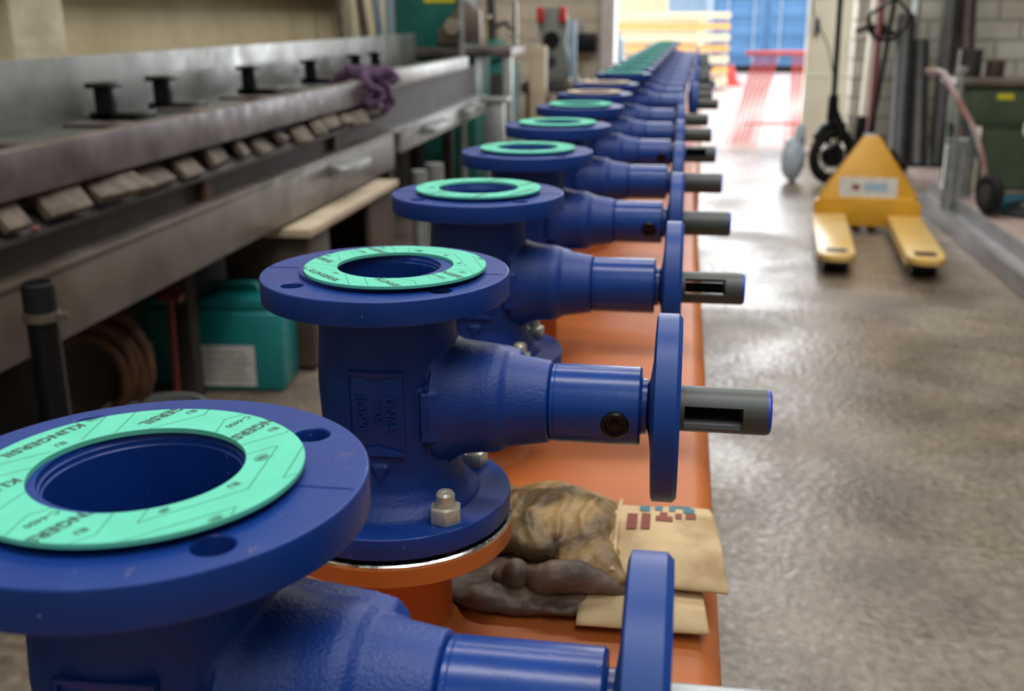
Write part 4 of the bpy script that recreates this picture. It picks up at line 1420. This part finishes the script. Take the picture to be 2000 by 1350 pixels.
# ------------------------------------------------------------------ scooter by the doorway
sc_ = thing('scooter', 'black upright scooter with a large front wheel beside the doorway', 'scooter', (1.06, 7.85, 0), None, R(213))
tyre = MB()
tp = [(0.165 * math.cos(2 * math.pi * k / 40), 0, 0.20 + 0.165 * math.sin(2 * math.pi * k / 40)) for k in range(40)]
tyre.tube(tp, 0.035, 14, True)
obj('tyre', tyre, M_rub, sc_, world=False)
rim = MB()
tp = [(0.132 * math.cos(2 * math.pi * k / 40), 0, 0.20 + 0.132 * math.sin(2 * math.pi * k / 40)) for k in range(40)]
rim.tube(tp, 0.012, 10, True)
for k in range(5):
    a = R(72 * k + 20)
    rim.tube([(0, 0, 0.20), (0.13 * math.cos(a), 0, 0.20 + 0.13 * math.sin(a))], 0.008, 8)
obj('rim', rim, M_blk, sc_, world=False)
obj('hub', MB().lathe([(0, -0.05), (0.075, -0.04), (0.085, -0.01), (0.085, 0.01), (0.075, 0.04), (0, 0.05)], 24, 'y', (0, 0, 0.20)), M_blk, sc_, 40, world=False)
obj('mudguard', MB().tube([(0.16, 0, 0.33), (0.10, 0, 0.40), (0.02, 0, 0.425), (-0.08, 0, 0.40)], 0.03, 10), M_blk, sc_, world=False)
obj('fork', MB().tube([(0.0, -0.055, 0.20), (0.0, -0.05, 0.40), (0.02, -0.01, 0.46), (0.03, 0, 0.62)], [0.016, 0.02, 0.04, 0.035], 10).tube([(0.0, 0.055, 0.20), (0.0, 0.05, 0.40), (0.02, 0.01, 0.46)], 0.018, 10), M_blk, sc_, world=False)
obj('steering_column', MB().tube([(0.03, 0, 0.60), (0.05, 0, 1.55)], 0.020, 12), M_blk, sc_, world=False)
obj('handlebar', MB().tube([(0.05, -0.26, 1.50), (0.05, -0.1, 1.55), (0.05, 0.1, 1.55), (0.05, 0.26, 1.50)], 0.014, 10), M_blk, sc_, world=False)
obj('deck', MB().box((-0.45, -0.075, 0.10), (-0.22, 0.075, 0.14)), M_blk, sc_, None, 0.01, world=False)
obj('down_tube', MB().tube([(0.03, 0, 0.55), (-0.23, 0, 0.13)], 0.024, 10), M_blk, sc_, world=False)
obj('rear_wheel', MB().lathe([(0, -0.03), (0.10, -0.03), (0.11, -0.02), (0.11, 0.02), (0.10, 0.03), (0, 0.03)], 24, 'y', (-0.50, 0, 0.11)), M_rub, sc_, 40, world=False)
cl_ = MB().tube([(0.05, -0.12, 1.54), (0.18, -0.15, 1.44), (0.22, -0.05, 1.16), (0.10, -0.02, 0.95), (0.04, -0.01, 0.75)], 0.005, 6)
obj('brake_cable', cl_, M_blk, sc_, world=False)
bag = MB().ball((0.80, 7.95, 0.16), (0.085, 0.08, 0.16), 20).ball((0.84, 7.94, 0.33), (0.04, 0.04, 0.09), 14)
me = glove_mesh(bag, 0.008, 0.02, 0.06, 4)
o = link('bag', me, M_grout)
tag(o, 'pale blue-grey bag standing on the floor against the scooter wheel', 'bag')
# hook arm with dark bracket, white tube by the door edge
wt = thing('hose_bracket', 'white wall tube with a dark bracket between door leaf and red pipe', 'bracket', (1.50, 9.35, 0))
obj('tube', MB().tube([(0.0, 0, 0.35), (0.03, 0, 1.7)], 0.05, 14), M_white, wt, world=False)
obj('bracket', MB().tube([(-0.14, -0.03, 1.02), (-0.04, -0.06, 1.06), (0.08, -0.06, 1.04), (0.18, -0.03, 0.99), (0.24, 0, 0.93)], 0.022, 8).box((-0.02, -0.09, 0.98), (0.09, -0.05, 1.08)), M_blk, wt, world=False)
obj('base', MB().box((-0.08, -0.06, 0), (0.08, 0.06, 0.35)), M_blk, wt, None, 0.01, world=False)

# ------------------------------------------------------------------ pipes standing in the right corner
PIPES = [
    ((1.47, 8.88, 0.0), (1.56, 9.45, 1.75), 0.026, M_redp, 'dark red steel tube leaning on the white block wall'),
    ((1.66, 8.65, 0.0), (1.74, 9.30, 1.13), 0.072, M_dpipe, 'short wide dark pipe leaning just right of the dark red tube'),
    ((1.80, 8.62, 0.0), (1.86, 9.25, 0.93), 0.068, M_dpipe, 'lowest dark grey pipe leaning in the middle of the pipe group'),
    ((1.96, 8.72, 0.0), (2.07, 9.30, 1.9), 0.066, M_dpipe, 'tall dark grey pipe leaning behind the silver drum'),
    ((2.11, 8.62, 0.0), (2.18, 9.30, 1.55), 0.060, M_bpipe, 'brown steel pipe leaning behind the silver drum'),
    ((1.76, 8.98, 0.0), (1.83, 9.42, 1.35), 0.035, M_galv, 'thin galvanised tube standing between the dark pipes'),
    ((2.14, 8.98, 0.0), (2.26, 9.44, 1.95), 0.030, M_galv, 'pale steel tube leaning at the right of the tall dark pipes'),
]
for a, b2, rr, mm_, lab in PIPES:
    b = MB()
    A_, B_ = Vector(a) + Vector((0, 0, rr * 0.35)), Vector(b2)
    d_ = (B_ - A_).normalized()
    b.tube([A_, B_], rr, 20, caps=False)
    b.tube([B_, B_ - d_ * 0.1], rr * 0.86, 20, caps=True)
    b.tube([A_, A_ + d_ * 0.02], rr * 0.98, 20, caps=True)
    solo('steel_pipe', b, mm_, lab, 'pipe', 'steel pipes leaning in the right corner')
# ------------------------------------------------------------------ right hand bench, cabinet and drum
wbn = thing('steel_bench', 'green steel workbench with a worn top at the right edge', 'workbench', (2.20, 7.6, 0.064))
obj('worktop', MB().box((-0.50, -0.35, 0.656), (0.8, 0.10, 0.701)), M_beam, wbn, None, 0.005, world=False)
cbm = MB().box((-0.45, -0.30, 0.40), (0.78, 0.05, 0.656))
obj('drawer_case', cbm, M_green, wbn, None, 0.006, world=False)
obj('drawer', MB().box((-0.40, -0.315, 0.43), (0.3, -0.30, 0.63)), M_green, wbn, None, 0.004, world=False)
obj('label_plate', MB().box((-0.24, -0.322, 0.571), (-0.14, -0.315, 0.608)), M_ylab, wbn, None, world=False)['label'] = 'yellowed label'
obj('cupboard', MB().box((-0.30, -0.28, 0.0), (0.78, 0.05, 0.40)), M_green, wbn, None, 0.006, world=False)
obj('leg', MB().box((-0.37, -0.33, 0), (-0.31, -0.285, 0.40)), M_white, wbn, None, 0.004, world=False)['label'] = 'white square leg'
obj('leg', MB().box((-0.44, 0.0, 0), (-0.38, 0.05, 0.40)), M_green, wbn, None, 0.004, world=False)
for (x, y, h, rr, mm_, lab) in ((1.825, 7.50, 0.17, 0.072, M_dpipe, 'short wide dark pipe offcut standing on the green bench'), (1.980, 7.50, 0.10, 0.060, M_bpipe, 'shorter brown pipe offcut standing on the green bench')):
    solo('pipe_offcut', MB().lathe([(rr * 0.85, 0.765), (rr, 0.765), (rr, 0.765 + h), (rr * 0.85, 0.765 + h)], 24, 'z', (x, y, 0), closed=True), mm_, lab, 'pipe')
vs_ = MB().lathe([(0, 0.40), (0.012, 0.40), (0.012, 0.82), (0.03, 0.83), (0.03, 0.86), (0, 0.86)], 12, 'z', (1.61, 6.75, 0)).lathe([(0, 0), (0.04, 0), (0.04, 0.40), (0, 0.40)], 12, 'z', (1.61, 6.75, 0))
solo('screw_jack', vs_, M_galv, 'slim steel screw stand between the silver drum and trolley handle', 'stand')
dp = [(0, 0.0), (0.088, 0.0), (0.092, 0.01)]
for k in range(15):
    dp += [(0.092, 0.03 + k * 0.02), (0.086, 0.037 + k * 0.02), (0.092, 0.044 + k * 0.02)]
dp += [(0.095, 0.34), (0.095, 0.355), (0.083, 0.355), (0.080, 0.34), (0, 0.34)]
solo('ribbed_drum', MB().lathe(dp, 32, 'z', (1.735, 7.10, 0.051)), M_galv, 'silver ribbed metal drum standing left of the green bench', 'drum')

tr = thing('sack_trolley', 'sack trolley with pink-grey bent handle and black wheels at the right edge', 'trolley', (1.80, 6.40, 0.060))
hp = [(-0.53, 0.05, 0.77), (-0.46, 0.04, 0.775), (-0.42, 0.03, 0.765), (-0.30, 0, 0.62), (-0.19, 0, 0.46), (-0.12, 0.0, 0.30), (-0.09, 0, 0.17)]
obj('handle', MB().tube(hp, 0.019, 12), mat('pink_grey_tube', (0.42, 0.33, 0.33), rough=0.3, col2=(0.25, 0.11, 0.09), nscale=3, lo=0.45, hi=0.6), tr, world=False)
obj('frame', MB().tube([(-0.24, 0.0, 0.52), (-0.12, 0.0, 0.28), (-0.08, 0.02, 0.10)], 0.02, 8).box((-0.10, -0.02, 0.02), (0.02, 0.42, 0.06)), mat('petrol_blue_paint', (0.01, 0.09, 0.13), rough=0.4), tr, world=False)
ca, sa = math.cos(R(145)), math.sin(R(145))
for (wx, wy) in ((-0.03, -0.06), (0.17, 0.23)):
    wm = MB()
    wm.tube([(wx + 0.088 * math.cos(2 * math.pi * k / 28) * ca, wy + 0.088 * math.cos(2 * math.pi * k / 28) * sa, 0.118 + 0.088 * math.sin(2 * math.pi * k / 28)) for k in range(28)], 0.030, 12, True)
    w1 = obj('wheel', wm, M_rub, tr, world=False)
    obj('hub', MB().tube([(wx - sa * 0.03, wy + ca * 0.03, 0.118), (wx + sa * 0.03, wy - ca * 0.03, 0.118)], 0.062, 20), M_dpipe, w1, 30, world=False)
obj('axle', MB().tube([(-0.03, -0.06, 0.118), (0.17, 0.23, 0.118)], 0.01, 8), M_steel, tr, world=False)
obj('toe_plate', MB().box((0.02, 0.0, 0.0), (0.30, 0.40, 0.012)), M_dpipe, tr, None, 0.003, world=False)
tr.rotation_euler = (0, 0, R(-38))
wbx = thing('white_canister', 'small white canister lying on blue trolley frame', 'canister', (2.16, 6.90, 0.062))
obj('can', MB().lathe([(0, -0.12), (0.04, -0.12), (0.05, -0.10), (0.05, 0.10), (0.03, 0.13), (0, 0.13)], 18, 'x', (0, 0, 0.43)), M_white, wbx, 30, world=False)
obj('stand', MB().box((-0.06, -0.04, 0), (0.10, 0.06, 0.385)), M_mdark, wbx, None, world=False)

# long steel stock on the floor at the right
solo('steel_channel', MB().prism([(0, 0), (0.19, 0), (0.19, 0.10), (0.165, 0.10), (0.165, 0.025), (0.025, 0.025), (0.025, 0.085), (0, 0.085)], 1.2, 7.4, 'y'), M_channel,
     'long grey steel channel lying on the floor along the right side', 'steel channel', smooth=None, bevel=0.004).location.x += 1.46
random.seed(11)
pl_lab = ['wide dusty pink steel plate on the floor next to the grey channel', 'second dusty steel plate from the channel, on the right floor', 'dusty steel plate furthest from the grey channel at right edge']
for k in range(3):
    x0_ = 1.70 + 0.40 * k
    solo('steel_plate', MB().box((x0_, 1.0 + 0.1 * k, 0.0), (x0_ + 0.385, 8.45, 0.05 + 0.006 * k)), M_pinks, pl_lab[k], 'steel plate', 'dusty steel plates on the right floor', smooth=None, bevel=0.004)
solo('angle_bar', MB().prism([(1.98, 0.056), (2.04, 0.056), (2.04, 0.064), (1.99, 0.064), (1.99, 0.11), (1.98, 0.11)], 3.2, 6.0, 'y'), M_galv, 'bright steel angle bar lying on the pink steel plates', 'angle bar', smooth=None)
print('objects', len(bpy.data.objects))
